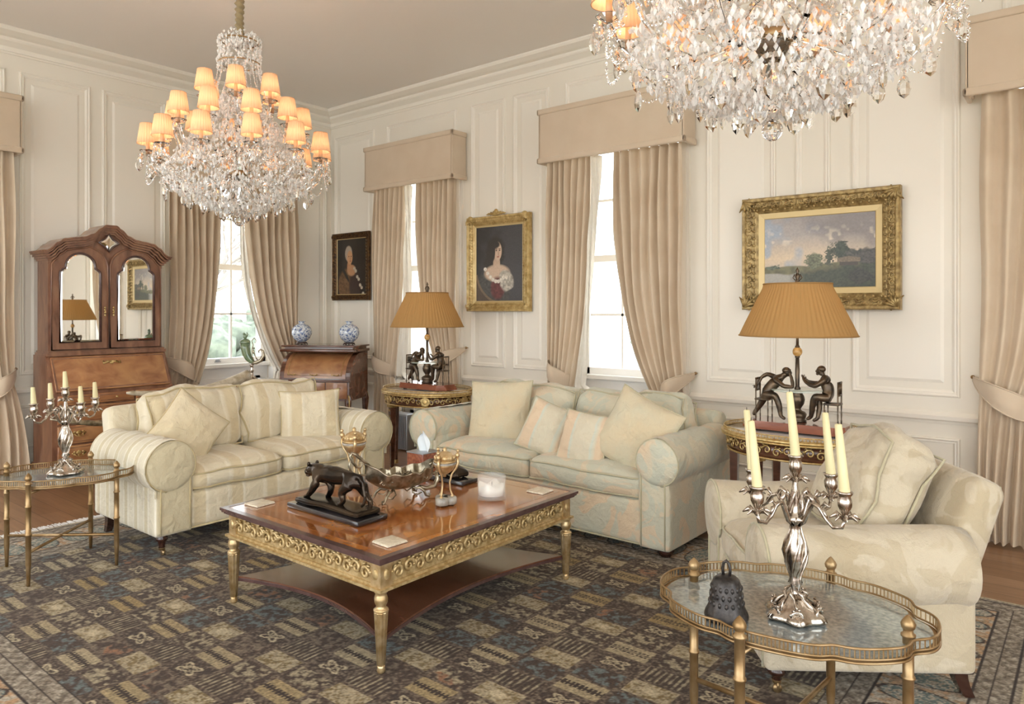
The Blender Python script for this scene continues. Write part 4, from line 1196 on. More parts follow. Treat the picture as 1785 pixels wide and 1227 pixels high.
# ------------------------------------------------------------------ candelabra
def candelabrum(loc, rz, label):
    r = empty('candelabrum', loc, rz, label, 'candelabrum', 'silver five-light candelabra on tray tables')
    b = MB()
    prof = [(.0, .004), (.082, .004), (.084, .012), (.072, .024), (.055, .034), (.040, .046), (.026, .060), (.020, .072)]
    b.lathe(prof, 48, flute=.09, nf=6)
    for k in range(6):
        a = k * PI / 3; ca, sa = math.cos(a), math.sin(a)
        Mx = Matrix.Rotation(a, 4, 'Z') @ Matrix.Translation((.066, 0, .024)) @ Matrix.Rotation(PI / 2, 4, 'Z')
        scroll(b, Mx, .018, 1 if k % 2 else -1, .005, 1.2, 6)
        b.tube([(.09 * ca, .09 * sa, .006), (.075 * ca, .075 * sa, .02), (.05 * ca, .05 * sa, .04), (.028 * ca, .028 * sa, .062)], [.008, .006, .005, .003], 6)
    b.build('base', M['silver'], r)
    s = MB(); pts = []
    prof = [(.016, .070), (.012, .085), (.018, .10), (.013, .115), (.016, .13), (.028, .165), (.033, .195), (.027, .225), (.016, .255), (.013, .275), (.022, .285), (.026, .292), (.020, .30), (.013, .31), (.010, .34), (.014, .36), (.009, .385), (.007, .41)]
    n = 24; vs = []
    rings = []
    for i, (q, z) in enumerate(prof):
        ring = []
        for k in range(n):
            a = 2 * PI * k / n; rr = q * (1 + .10 * math.cos(4 * a + z * 34)); ring.append((rr * math.cos(a), rr * math.sin(a), z))
        rings.append(ring + [ring[0]])
    s.sheet(rings)
    for k in range(4):
        a = k * PI / 2 + .4; s.tube([(.02 * math.cos(a), .02 * math.sin(a), .30), (.026 * math.cos(a + .4), .026 * math.sin(a + .4), .33), (.018 * math.cos(a + .8), .018 * math.sin(a + .8), .36), (.022 * math.cos(a + 1), .022 * math.sin(a + 1), .375)], [.004, .006, .004, .002], 6)
    for k in range(7):
        a0 = 2 * PI * k / 7
        s.tube([((q * 1.04 + .001) * math.cos(a0 + z * 9), (q * 1.04 + .001) * math.sin(a0 + z * 9), z) for q, z in prof[2:13]], [.0025, .002, .003, .0042, .0045, .0042, .003, .002, .003, .003, .002], 5)
        a = a0 + 1; s.tube([(.020 * math.cos(a), .020 * math.sin(a), .085), (.034 * math.cos(a + .3), .034 * math.sin(a + .3), .075), (.030 * math.cos(a + .6), .030 * math.sin(a + .6), .060), (.048 * math.cos(a + .7), .048 * math.sin(a + .7), .048), (.062 * math.cos(a + .9), .062 * math.sin(a + .9), .030)], [.003, .005, .004, .005, .003], 5)
    s.build('stem', M['silver'], r)
    def socket(parent, x, y, z):
        m = MB(); m.lathe([(.004, z - .03), (.010, z - .022), (.006, z - .012), (.012, z), (.019, z + .015), (.020, z + .03), (.015, z + .042), (.021, z + .05), (.023, z + .055), (.013, z + .056)], 18, (x, y, 0), flute=.05, nf=6)
        for k in range(8):
            a = k * PI / 4; ca, sa = math.cos(a), math.sin(a)
            m.tube([(x + .006 * ca, y + .006 * sa, z - .018), (x + .025 * ca, y + .025 * sa, z - .010), (x + .040 * ca, y + .040 * sa, z - .020)], [.004, .0075, .002], 6, flat=.6)
        return m.build('socket', M['silver'], parent)
    tops = [(0, 0, .405 + .06)]
    socket(r, 0, 0, .425); tops = [(0, 0, .482)]
    for k in range(4):
        a = k * PI / 2 + PI / 4; ca, sa = math.cos(a), math.sin(a); P_ = lambda q, z: (q * ca, q * sa, z)
        m = MB(); m.tube([P_(.012, .275), P_(.030, .29), P_(.048, .33), (P_(.062, .352)), P_(.085, .342), P_(.105, .315), P_(.128, .298), P_(.155, .305), P_(.163, .328)], [.006, .007, .0075, .008, .007, .006, .006, .0055, .005], 8)
        m.tube([P_(.062, .352), P_(.05, .372), P_(.035, .365), P_(.037, .348)], [.007, .008, .006, .004], 7)
        m.tube([P_(.105, .318), P_(.098, .338), P_(.084, .334)], [.005, .006, .002], 6); m.tube([P_(.085, .342), P_(.10, .36), P_(.115, .352)], [.004, .006, .002], 6)
        arm = m.build('arm', M['silver'], r); socket(arm, .163 * ca, .163 * sa, .352); tops.append((.163 * ca, .163 * sa, .409))
    return r, tops
def candle(loc, h, tilt, label, group):
    r = empty('candle', loc, 0, label, 'candle', group); r.rotation_euler = tilt
    MB().lathe([(.0125, -.012), (.0145, 0), (.0095, h), (.006, h + .002), (0, h + .002)], 16).build('stick', M['wax'], r)
    MB().tube([(0, 0, h), (.001, 0, h + .010)], .0009, 5).build('wick', M['wick'], r)
    return r
def lit(loc, rz, h, tilt, label, names, group):
    r, tops = candelabrum(loc, rz, label)
    for (x, y, z), nm in zip(tops, names):
        c, s = math.cos(rz), math.sin(rz)
        candle((loc[0] + c * x - s * y, loc[1] + s * x + c * y, loc[2] + z), h, tilt, nm, group)
_t = math.radians(39.06)
def tilt_left(deg):     # lean towards the camera's left
    a = math.radians(deg); return (math.cos(_t) * 0 + math.sin(_t) * a * -1 * -1, -math.cos(_t) * a, 0)
RB = math.radians(-66)
lit((-.70, 2.20, TT), RB, .185, tilt_left(5.5), 'silver five-arm candelabrum with tall ivory candles in the right foreground',
    ['tall ivory candle in the raised centre socket of the right candelabrum', 'tall ivory candle on the near right arm of the right candelabrum', 'tall ivory candle on the far right arm of the right candelabrum', 'tall ivory candle on the far left arm of the right candelabrum', 'tall ivory candle on the near left arm of the right candelabrum'], 'candles in the right candelabrum')
lit((-4.47, 1.56, TT), math.radians(-38), .085, tilt_left(3.0), 'silver five-arm candelabrum with short ivory candles on the left tray table',
    ['short ivory candle in the raised centre socket of the left candelabrum', 'short ivory candle on the near right arm of the left candelabrum', 'short ivory candle on the far right arm of the left candelabrum', 'short ivory candle on the far left arm of the left candelabrum', 'short ivory candle on the near left arm of the left candelabrum'], 'candles in the left candelabrum')

# bell on the right tray table
r = empty('bell', (-.855, 2.06, TT), 0, 'dark cast metal bell with relief ornament on the right tray table', 'bell')
b = MB().lathe([(.0, .002), (.062, .002), (.064, .010), (.061, .022), (.056, .030), (.054, .036), (.050, .045), (.046, .075), (.043, .10), (.038, .115), (.028, .124), (.012, .128), (0, .129)], 40)
for k in range(16):
    for q in range(3):
        a = k * PI / 8 + q * .2; z = .05 + q * .022; rr = .047 - q * .003
        b.ball((rr * math.cos(a), rr * math.sin(a), z), .0065, 6, 5, (1, 1, 1.4))
bo = b.build('body', M['iron'], r)
MB().tube([(-.009, 0, .127), (-.012, 0, .145), (-.008, 0, .163), (0, 0, .170), (.008, 0, .163), (.012, 0, .145), (.009, 0, .127)], .0045, 8).build('handle', M['iron'], r)
# ------------------------------------------------------------------ oval gilt-mounted tables
def oval_table(loc, label):
    r = empty('oval_table', loc, 0, label, 'side table', 'oval marble topped tables with gilt mounts')
    A, B = .45, .345; h = .70
    MB().lathe([(0, h - .012), (.985, h - .012), (1, h - .006), (.985, h), (0, h)], 64, sx=A, sy=B).build('marble_top', M['marble'], r)
    g = MB()
    def ring(mb, k, z, q): mb.tube([(A * k * math.cos(2 * PI * i / 72), B * k * math.sin(2 * PI * i / 72), z) for i in range(72)], q, 7, closed=True)
    ring(g, 1.0, h - .008, .011); ring(g, 1.0, h - .022, .007); ring(g, .985, h + .022, .0032); ring(g, .985, h + .002, .003)
    for k in range(150):
        a = 2 * PI * k / 150; a2 = a + PI / 150 * 2
        x, y = A * .985, B * .985
        g.tube([(x * math.cos(a), y * math.sin(a), h), (x * math.cos(a2), y * math.sin(a2), h + .022)], .0017, 4)
        g.tube([(x * math.cos(a2), y * math.sin(a2), h), (x * math.cos(a), y * math.sin(a), h + .022)], .0017, 4)
    g.build('gallery', M['ormolu'], r)
    ap = MB().lathe([(.0, h - .115), (.93, h - .115), (.93, h - .02), (0, h - .02)], 64, sx=A, sy=B).build('apron', M['mahog'], r)
    c = MB()
    ring(c, .935, h - .113, .006)
    n = 46
    for k in range(n):
        a = 2 * PI * k / n; x, y = A * .935 * math.cos(a), B * .935 * math.sin(a)
        nx_, ny_ = math.cos(a) / A, math.sin(a) / B; ang = math.atan2(ny_, nx_) + PI / 2
        Mx = Matrix.Translation((x, y, h - .068 + .006 * (1 if k % 2 else -1))) @ Matrix.Rotation(ang, 4, 'Z')
        scroll(c, Mx, .027, 1 if (k // 2) % 2 else -1, .006, 1.2, 4)
    for k in range(6):
        a = PI / 6 + k * PI / 3 - PI / 2 + .10; x, y = A * .93 * math.cos(a), B * .93 * math.sin(a); ang = math.atan2(math.sin(a) / B, math.cos(a) / A) + PI / 2
        Mx = Matrix.Translation((x, y, h - .068)) @ Matrix.Rotation(ang, 4, 'Z') @ Matrix.Rotation(PI / 2, 4, 'X')
        c.lathe([(0, 0), (.040, 0), (.043, .006), (.038, .011), (.030, .008), (.012, .012), (0, .013)], 24, M=Mx)
    c.build('gilt_mounts', M['ormolu'], ap)
    for k in range(6):
        a = PI / 6 + k * PI / 3 - PI / 2 + .10; x, y = A * .86 * math.cos(a), B * .86 * math.sin(a); l = MB(); ang = math.atan2(math.sin(a) / B, math.cos(a) / A) + PI / 2
        Mx = Matrix.Translation((x, y, 0)) @ Matrix.Rotation(ang, 4, 'Z')
        vs = []
        for (q, z) in ((.013, 0), (.014, .03), (.024, h - .14), (.030, h - .115)): vs += [(-q, -q, z), (q, -q, z), (q, q, z), (-q, q, z)]
        fs = [(0, 3, 2, 1), (12, 13, 14, 15)] + [(i * 4 + j, i * 4 + (j + 1) % 4, (i + 1) * 4 + (j + 1) % 4, (i + 1) * 4 + j) for i in range(3) for j in range(4)]
        l.add(vs, fs, False, Mx); lo = l.build('leg', M['mahog'], r)
        m = MB(); m.box(-.034, .034, -.034, .034, h - .14, h - .118, Mx)
        for q in range(7):
            scroll(m, Mx @ Matrix.Translation((0, -.024 + .0012 * q, h - .17 - q * .05)), .012, 1 if q % 2 else -1, .003, 1.1, 4)
        m.box(-.017, .017, -.017, .017, .0, .035, Mx)
        m.build('leg_mount', M['ormolu'], lo)
    return r
T1 = (-4.64, 4.52); T2 = (-1.34, 4.31)
oval_table((T2[0], T2[1], RZ), 'oval gilt-mounted marble table between the damask sofa and the armchair')
oval_table((T1[0], T1[1], RZ), 'oval gilt-mounted marble table in the corner between the two sofas')

# ------------------------------------------------------------------ figure lamps
def fig_mesh(kind):
    """seated bronze figures, lamp frame: x along the plinth, z from the plinth top"""
    if kind == 'left':
        N = [(-.185, 0, .150, .024, .028), (-.160, 0, .185, .024, .030), (-.125, 0, .225, .026, .034), (-.100, 0, .248, .018, .020), (-.078, 0, .262, .011), (-.060, 0, .282, .022, .021),
             # arm on the table, hand to the head
             (-.118, -.038, .240, .014), (-.060, -.052, .205, .011), (-.012, -.040, .202, .0095), (-.022, -.030, .245, .0075), (-.040, -.020, .288, .007),
             # arm thrown back over the chair
             (-.135, .036, .245, .014), (-.190, .045, .265, .011), (-.222, .040, .245, .009), (-.240, .025, .205, .0075), (-.252, .015, .190, .007),
             # legs
             (-.180, -.028, .145, .022), (-.115, -.035, .148, .018), (-.092, -.034, .085, .014), (-.085, -.034, .028, .010), (-.055, -.040, .012, .009, .007),
             (-.195, .026, .142, .022), (-.215, .028, .100, .018), (-.240, .026, .060, .013), (-.262, .022, .025, .010), (-.262, .018, .008, .009, .007)]
        E = [(0, 1), (1, 2), (2, 3), (3, 4), (4, 5), (3, 6), (6, 7), (7, 8), (8, 9), (9, 10), (3, 11), (11, 12), (12, 13), (13, 14), (14, 15), (0, 16), (16, 17), (17, 18), (18, 19), (19, 20), (0, 21), (21, 22), (22, 23), (23, 24), (24, 25)]
        head = (-.058, 0, .284); fx = 1
    else:
        N = [(.185, 0, .150, .025, .028), (.175, 0, .190, .024, .030), (.160, 0, .235, .026, .034), (.150, 0, .262, .016, .020), (.142, 0, .276, .010), (.128, 0, .300, .022, .020),
             (.158, -.040, .250, .014), (.112, -.048, .215, .011), (.078, -.040, .222, .009), (.046, -.024, .245, .0075), (.038, -.02, .262, .006),
             (.158, .040, .250, .014), (.120, .046, .225, .011), (.085, .034, .228, .009), (.055, .015, .236, .0075), (.042, .008, .250, .006),
             (.175, -.026, .148, .022), (.105, -.030, .158, .018), (.092, -.024, .100, .014), (.080, -.010, .035, .010), (.052, -.008, .018, .009, .007),
             (.175, .026, .148, .022), (.112, .028, .152, .018), (.118, .020, .090, .013), (.112, .005, .028, .010), (.085, .0, .010, .009, .007)]
        E = [(0, 1), (1, 2), (2, 3), (3, 4), (4, 5), (3, 6), (6, 7), (7, 8), (8, 9), (9, 10), (3, 11), (11, 12), (12, 13), (13, 14), (14, 15), (0, 16), (16, 17), (17, 18), (18, 19), (19, 20), (0, 21), (21, 22), (22, 23), (23, 24), (24, 25)]
        head = (.128, 0, .302); fx = -1
    N = [n_[:3] + tuple(q * 1.28 for q in n_[3:]) for n_ in N]
    vs, fs = skin_mesh(N, E, 2)
    vs = [tuple(Vector(v) + mnoise.noise_vector(Vector(v) * 60) * .0018) for v in vs]
    b = MB().add(vs, fs, True)
    hx, hy, hz = head
    b.ball((hx, hy, hz), .0235, 12, 10, (.95, .82, 1.12)); b.ball((hx + fx * .022, hy, hz - .004), .006, 8, 6, (1, .7, 1.2))   # head, nose
    b.ball((hx + fx * .016, hy, hz - .018), .009, 8, 6); b.ball((hx - fx * .006, hy, hz + .010), .0245, 12, 8, (1, .95, .8))        # chin, hair
    for sy in (-1, 1): b.ball((hx + fx * .019, hy + sy * .008, hz + .003), .003, 6, 5); b.ball((hx, hy + sy * .020, hz - .002), .006, 6, 5, (.7, .5, 1.2))
    # fingers
    for wi in ((10, 9), (15, 14)):
        w, e = Vector(N[wi[0]][:3]), Vector(N[wi[1]][:3]); d = (w - e).normalized(); s = d.cross(Vector((0, 1, 0))).normalized() if abs(d.y) < .9 else Vector((1, 0, 0))
        for k in range(4):
            o = s * (k - 1.5) * .0032; L = (.014, .017, .016, .012)[k]
            b.tube([w + o, w + o + d * L * .6, w + o + d * L + Vector((fx * .003, 0, -.002))], [.0022, .002, .0014], 5)
        b.tube([w - s * .005, w - s * .011 + d * .006, w - s * .012 + d * .012], [.0024, .002, .0015], 5)
    return b
def fig_chair(x, fx):
    m = MB(); m.rbox((x, 0, .118), (.085, .085, .012), .004, 2)
    for sx in (-1, 1):
        for sy in (-1, 1):
            X, Y = x + sx * .036, sy * .036
            back = (sx == -fx); top = .245 if back else .115
            m.lathe([(.0032, 0), (.0045, .02), (.0028, .03), (.0045, .06), (.003, .075), (.0045, .1), (.0035, top)], 8, (X, Y, 0))
    X = x - fx * .038
    for z in (.235, .165): m.box(X - .003, X + .003, -.036, .036, z, z + .010)
    for q in range(5): m.tube([(X, -.028 + q * .014, .17), (X, -.028 + q * .014, .24)], .0022, 6)
    return m
FIG = {}
def table_lamp(x, y, label):
    z0 = .7105
    r = empty('table_lamp', (x, y, z0), 0, label, 'table lamp', 'bronze figure lamps with ochre pleated shades')
    hx, hy = .30, .125
    oc = lambda k: [(-hx + .07, -hy * k), (hx - .07, -hy * k), (hx * k, -hy + .06), (hx * k, hy - .06), (hx - .07, hy * k), (-hx + .07, hy * k), (-hx * k, hy - .06), (-hx * k, -hy + .06)]
    p = MB(); p.prism(oc(1.0), .014, .030); p.prism(oc(.97), .030, .045); p.prism(oc(.92), .045, .060)
    po = p.build('plinth', M['redwood'], r)
    for sx in (-1, 1):
        for sy in (-1, 1): MB().lathe([(.016, 0), (.02, .007), (.016, .016)], 14, (sx * .2, sy * .08, 0)).build('foot', M['leg'], po)
    zp = .060; Tz = Matrix.Translation((0, 0, zp))
    m = MB().lathe([(.0, 0), (.048, 0), (.050, .010), (.042, .016), (.046, .03), (.050, .045), (.040, .058), (.022, .066), (.018, .075), (.024, .085), (.036, .105), (.040, .128), (.036, .15), (.028, .163), (.034, .172), (.03, .178), (0, .178)], 28, M=Tz, flute=.03, nf=14)
    m.build('pedestal', M['bronze2'], r)
    MB().lathe([(.0, .180), (.142, .180), (.145, .183), (.142, .186), (0, .186)], 48, M=Tz).build('glass_disc', M['tableglass'], r)
    m = MB().lathe([(.016, .186), (.017, .195), (.011, .205), (.012, .30), (.010, .37), (.015, .376), (.010, .382)], 20, M=Tz, flute=.06, nf=10)
    m.lathe([(.012, .430), (.014, .436), (.008, .445), (.007, .50), (.010, .52), (.004, .53), (.004, .815)], 14, M=Tz); m.build('pole', M['bronze2'], r)
    MB().ball((0, 0, .406), .027, 20, 14, (1, 1, 1.05), Tz).build('onyx_ball', M['onyx'], r)
    fn = MB().lathe([(.004, .80), (.014, .815), (.008, .825), (.016, .845), (.010, .858), (.005, .864), (.011, .874), (.004, .890), (0, .90)], 14, M=Tz)
    for k in range(4):
        a = k * PI / 2; fn.tube([(.01 * math.cos(a), .01 * math.sin(a), zp + .82), (.026 * math.cos(a), .026 * math.sin(a), zp + .835), (.016 * math.cos(a), .016 * math.sin(a), zp + .856)], .003, 5)
    fn.build('finial', M['bronze2'], r)
    # pleated shade
    s = MB(); n = 264; P = []
    rows = [(.325, .500), (.322, .505), (.290, .57), (.256, .64), (.222, .71), (.190, .775), (.188, .795), (.186, .80)]
    for (q, z) in rows:
        row = []
        for k in range(n + 1):
            a = 2 * PI * k / n; rr = q + .0035 * math.sin(a * 66) * (1 if .505 < z < .79 else .2); row.append((rr * math.cos(a), rr * math.sin(a), z))
        P.append(row)
    s.sheet(P, M=Tz)
    for q, z in ((.325, .500), (.188, .800)): s.tube([(q * math.cos(2 * PI * k / 60), q * math.sin(2 * PI * k / 60), zp + z) for k in range(60)], .004, 6, closed=True)
    sh = s.build('lamp_shade', M['lshade'], r)
    sp = MB()
    for k in range(3):
        a = k * 2 * PI / 3; sp.tube([(0, 0, zp + .79), (.186 * math.cos(a), .186 * math.sin(a), zp + .79)], .002, 5)
    sp.build('spider', M['brass'], sh)
    MB().ball((0, 0, .62), .022, 12, 8, (1, 1, 1.3), Tz).build('bulb', M['bulb2'], r)
    for kind, xx, fx in (('left', -.195, 1), ('right', .195, -1)):
        if kind not in FIG:
            b = fig_mesh(kind); FIG[kind] = (b, fig_chair(xx, fx))
        b, c = FIG[kind]
        q = MB(); q.add(b.v, b.f, True, Tz); fo = q.build('figurine', M['bronze2'], r)
        q = MB(); q.add(c.v, c.f, True, Tz); q.build('figurine_chair', M['bronze2'], r)
    return r
table_lamp(T2[0] - .02, T2[1], 'table lamp with two seated bronze figures, below the landscape painting')
table_lamp(T1[0] + .0, T1[1], 'table lamp with two seated bronze figures, in the corner between the two sofas')

# ------------------------------------------------------------------ bureau bookcase
def bureau():
    r = empty('bureau_bookcase', (-6.80, 2.69, 0), PI / 2, 'walnut bureau bookcase with double-domed top and two mirrored doors', 'bureau bookcase')
    # local: x -> world y, -y -> world +x (front).  lower half-width .56
    hw = .490; yb, yf, sd = .21, -.215, .15; zs0, zs1 = .735, 1.02
    c = MB()
    c.box(-hw, hw, yf, yb, .09, zs0)
    side = [(yf, zs0), (yb, zs0), (yb, zs1 + .02), (yf + sd, zs1 + .02)]
    vs = [(-hw, y, z) for y, z in side] + [(hw, y, z) for y, z in side]
    c.add(vs, [(0, 3, 2, 1), (4, 5, 6, 7), (0, 1, 5, 4), (1, 2, 6, 5), (2, 3, 7, 6), (3, 0, 4, 7)])
    c.build('desk_case', M['walnutd'], r)
    p = MB(); p.box(-hw - .02, hw + .02, yf - .02, yb, .10, .125); p.box(-hw - .012, hw + .012, yf - .012, yb, .125, .135)
    for sx in (-1, 1):
        for (a, b) in ((yf - .018, yf + .1), (yb - .12, yb)):
            x0, x1 = sorted((sx * (hw + .015), sx * (hw - .13))); p.box(x0, x1, a, b, 0, .10)
    p.build('plinth', M['walnutd'], r)
    # sloping fall front
    nrm = Vector((0, -(zs1 - zs0), -.22)).normalized(); ang = math.atan2(sd, zs1 + .02 - zs0)
    Ms = Matrix.Translation((0, yf, zs0 + .005)) @ Matrix.Rotation(-ang, 4, 'X'); Ls = math.hypot(sd, zs1 + .02 - zs0) - .03
    f = MB(); f.rbox((0, -.010, Ls / 2), (2 * hw - .05, .022, Ls), .006, 2, (0, 0, 0), Ms); fo = f.build('fall_front', M['walnut'], r)
    e = MB()
    for k in range(5):
        a = -.8 + .4 * k; e.tube([Ms @ Vector((0, -.026, Ls - .06)), Ms @ Vector((.07 * math.sin(a * 2), -.026, Ls - .07 + .012 * math.cos(a * 3))), Ms @ Vector((.085 * a, -.026, Ls - .055))], .007, 5)
    e.lathe([(0, 0), (.018, 0), (.014, .006), (0, .007)], 14, M=Ms @ Matrix.Translation((0, -.021, Ls - .07)) @ Matrix.Rotation(PI / 2, 4, 'X')); e.build('escutcheon', M['ormolu'], fo)
    b = MB()
    for x0, x1, z0, z1 in ((-hw + .03, hw - .03, .012, .022), (-hw + .03, hw - .03, Ls - .022, Ls - .012), (-hw + .03, -hw + .042, .012, Ls - .012), (hw - .042, hw - .03, .012, Ls - .012)): b.box(x0, x1, -.0225, -.02, z0, z1, Ms)
    b.build('crossbanding', M['walnutd'], fo)
    # drawers
    def handle(parent, x, z):
        m = MB()
        for k in range(9):
            a = k / 8 * PI * 2; m.ball((x + .046 * math.cos(a), yf - .026, z + .016 * math.sin(a)), .008, 7, 5, (1.2, .4, 1))
        m.ball((x, yf - .026, z + .004), .014, 8, 6, (1.6, .35, 1.2))
        m.tube([(x - .035, yf - .03, z), (x - .028, yf - .045, z - .018), (x, yf - .048, z - .024), (x + .028, yf - .045, z - .018), (x + .035, yf - .03, z)], .0035, 6)
        m.build('handle', M['ormolu'], parent)
    for row, (z0, z1, cols) in enumerate(((.635, .715, 3), (.48, .62, 1), (.315, .465, 1), (.15, .30, 1))):
        for k in range(cols):
            w_ = 2 * (hw - .03) / cols; x0 = -hw + .03 + w_ * k
            d = MB(); d.rbox((x0 + w_ / 2, yf - .008, (z0 + z1) / 2), (w_ - .012, .024, z1 - z0), .007, 2); do = d.build('drawer', M['walnut'], r)
            bb = MB()
            for xa, xb, za, zb in ((x0 + .022, x0 + w_ - .022, z0 + .014, z0 + .02), (x0 + .022, x0 + w_ - .022, z1 - .02, z1 - .014)): bb.box(xa, xb, yf - .0215, yf - .019, za, zb)
            bb.build('crossbanding', M['walnutd'], do)
            if cols == 1: handle(do, -.30, (z0 + z1) / 2 + .01); handle(do, .30, (z0 + z1) / 2 + .01)
            else: MB().ball((x0 + w_ / 2, yf - .026, (z0 + z1) / 2), .010, 10, 8).build('knob', M['ormolu'], do)
    # upper case
    uw = .465; ub, uf = .19, -.07
    def ztop(x, base=0.0):
        a = abs(x)
        pts = [(0, 2.150), (.040, 2.150), (.075, 2.118), (.13, 2.065), (.19, 2.035), (.25, 2.025), (.32, 2.012), (.37, 1.975), (.415, 1.925), (.435, 1.905), (.60, 1.905)]
        for (x0, z0), (x1, z1) in zip(pts, pts[1:]):
            if a <= x1:
                t = (a - x0) / (x1 - x0); t = t * t * (3 - 2 * t) if z0 != z1 else t; return z0 + (z1 - z0) * t
        return 1.905
    c = MB()
    xs = [-uw + 2 * uw * k / 60 for k in range(61)]
    poly = [(-uw, 1.06)] + [(uw, 1.06)] + [(x, ztop(x) - .05) for x in reversed(xs)]
    n = len(poly); vs = [(x, uf + .02, z) for x, z in poly] + [(x, ub, z) for x, z in poly]
    fs = [tuple(range(n)), tuple(reversed(range(n, 2 * n)))] + [(i, i + n, (i + 1) % n + n, (i + 1) % n) for i in range(n)]
    c.add(vs, fs); c.box(-uw - .02, uw + .02, uf - .03, ub, 1.035, 1.06); c.box(-uw - .01, uw + .01, uf - .018, ub, 1.06, 1.075)
    c.build('bookcase_case', M['walnutd'], r)
    # cornice following the double dome
    co = MB()
    for (dz0, dz1, pr) in ((-.075, -.058, .012), (-.058, -.040, .026), (-.040, -.022, .040), (-.022, -.008, .056), (-.008, .006, .062)):
        xs2 = [-(uw + pr) + 2 * (uw + pr) * k / 72 for k in range(73)]
        lo = [(x, ztop(x * uw / (uw + pr)) + dz0) for x in xs2]; hi = [(x, ztop(x * uw / (uw + pr)) + dz1) for x in xs2]
        m = len(lo); vs = []
        for y in (uf - pr, ub): vs += [(x, y, z) for x, z in lo] + [(x, y, z) for x, z in hi]
        fs = []
        for i in range(m - 1):
            fs += [(i, i + 1, m + i + 1, m + i), (2 * m + i, 3 * m + i, 3 * m + i + 1, 2 * m + i + 1), (m + i, m + i + 1, 3 * m + i + 1, 3 * m + i), (i, 2 * m + i, 2 * m + i + 1, i + 1)]
        fs += [(0, m, 3 * m, 2 * m), (m - 1, 3 * m - 1, 4 * m - 1, 2 * m - 1)]
        co.add(vs, fs)
    co.build('cornice', M['walnutd'], r)
    def mirror_outline(cx, w, z0, z1, n=20):
        """shouldered arch"""
        sh = z1 - .155; o = [(cx - w, z0), (cx + w, z0), (cx + w, sh - .015)]
        o += [(cx + w - .004, sh), (cx + w - .022, sh + .018), (cx + w - .042, sh + .03)]
        ra = w - .042
        for k in range(n + 1):
            a = PI * k / n; o.append((cx + ra * math.cos(a), sh + .042 + (z1 - sh - .042) * math.sin(a)))
        o += [(cx - w + .042, sh + .03), (cx - w + .022, sh + .018), (cx - w + .004, sh), (cx - w, sh - .015)]
        return o
    for sg in (-1, 1):
        cx = sg * .228; dw = .218
        dp = []   # door outline, arched top
        for k in range(31):
            x = dw - 2 * dw * k / 30; dp.append((cx + x, min(ztop(cx + x) - .085, 1.80 + .17 * (1 - (x / dw) ** 2) ** .55)))
        outl = [(cx - dw, 1.085), (cx + dw, 1.085)] + dp
        n = len(outl); d = MB(); vs = [(x, uf - .004, z) for x, z in outl] + [(x, uf + .02, z) for x, z in outl]
        d.add(vs, [tuple(range(n)), tuple(reversed(range(n, 2 * n)))] + [(i, i + n, (i + 1) % n + n, (i + 1) % n) for i in range(n)])
        d.tube([(x, uf - .005, z) for x, z in outl], .0075, 6, closed=True)
        do = d.build('door', M['walnut'] if 0 else M['walnutd'], r)
        mo = mirror_outline(cx, .158, 1.145, 1.90)
        n = len(mo); q = MB(); q.add([(x, uf - .006, z) for x, z in mo] + [(cx, uf - .006, 1.5)], [(i, (i + 1) % n, n) for i in range(n)])
        q.build('mirror', M['mirror'], do)
        bv = MB(); inn = [(cx + (x - cx) * .90, 1.52 + (z - 1.52) * .955) for x, z in mo]
        bv.add([(x, uf - .0065, z) for x, z in mo] + [(x, uf - .0105, z) for x, z in inn], [(i, (i + 1) % n, n + (i + 1) % n, n + i) for i in range(n)])
        bv.add([(x, uf - .0105, z) for x, z in inn] + [(cx, uf - .0105, 1.5)], [(i, (i + 1) % n, n) for i in range(n)])
        bv.build('bevel', M['mirror'], do)
        MB().tube([(x, uf - .010, z) for x, z in mo], .009, 8, closed=True).build('mirror_frame', M['dkwood'], do)
        h = MB(); xx = sg * .035
        for k in range(4): h.ball((xx, uf - .014, 1.44 - .022 * k), .010 - .001 * abs(k - 1.5), 8, 6, (1, .5, 1.2))
        h.tube([(xx, uf - .018, 1.43), (xx, uf - .028, 1.40), (xx, uf - .022, 1.385)], .003, 6); h.build('handle', M['ormolu'], do)
    # diamond mirror
    k = [(0, 2.075), (.030, 2.035), (.075, 2.005), (.030, 1.972), (0, 1.935), (-.030, 1.972), (-.075, 2.005), (-.030, 2.035)]
    dm = MB(); dm.add([(x, uf - .006, z) for x, z in k] + [(x * .6, uf - .012, 2.005 + (z - 2.005) * .6) for x, z in k], [(i, (i + 1) % 8, 8 + (i + 1) % 8, 8 + i) for i in range(8)] + [tuple(range(8, 16))])
    do = dm.build('diamond_mirror', M['mirror'], r)
    MB().tube([(x * 1.12, uf - .008, 2.005 + (z - 2.005) * 1.12) for x, z in k], .008, 6, closed=True).build('mirror_frame', M['dkwood'], do)
    MB().add([(-uw, uf + .012, 1.80), (uw, uf + .012, 1.80), (uw, uf + .012, 1.85), (.3, uf + .012, 1.96), (0, uf + .012, 2.09), (-.3, uf + .012, 1.96), (-uw, uf + .012, 1.85)], [tuple(range(7))]).build('frieze', M['walnutd'], r)
bureau()

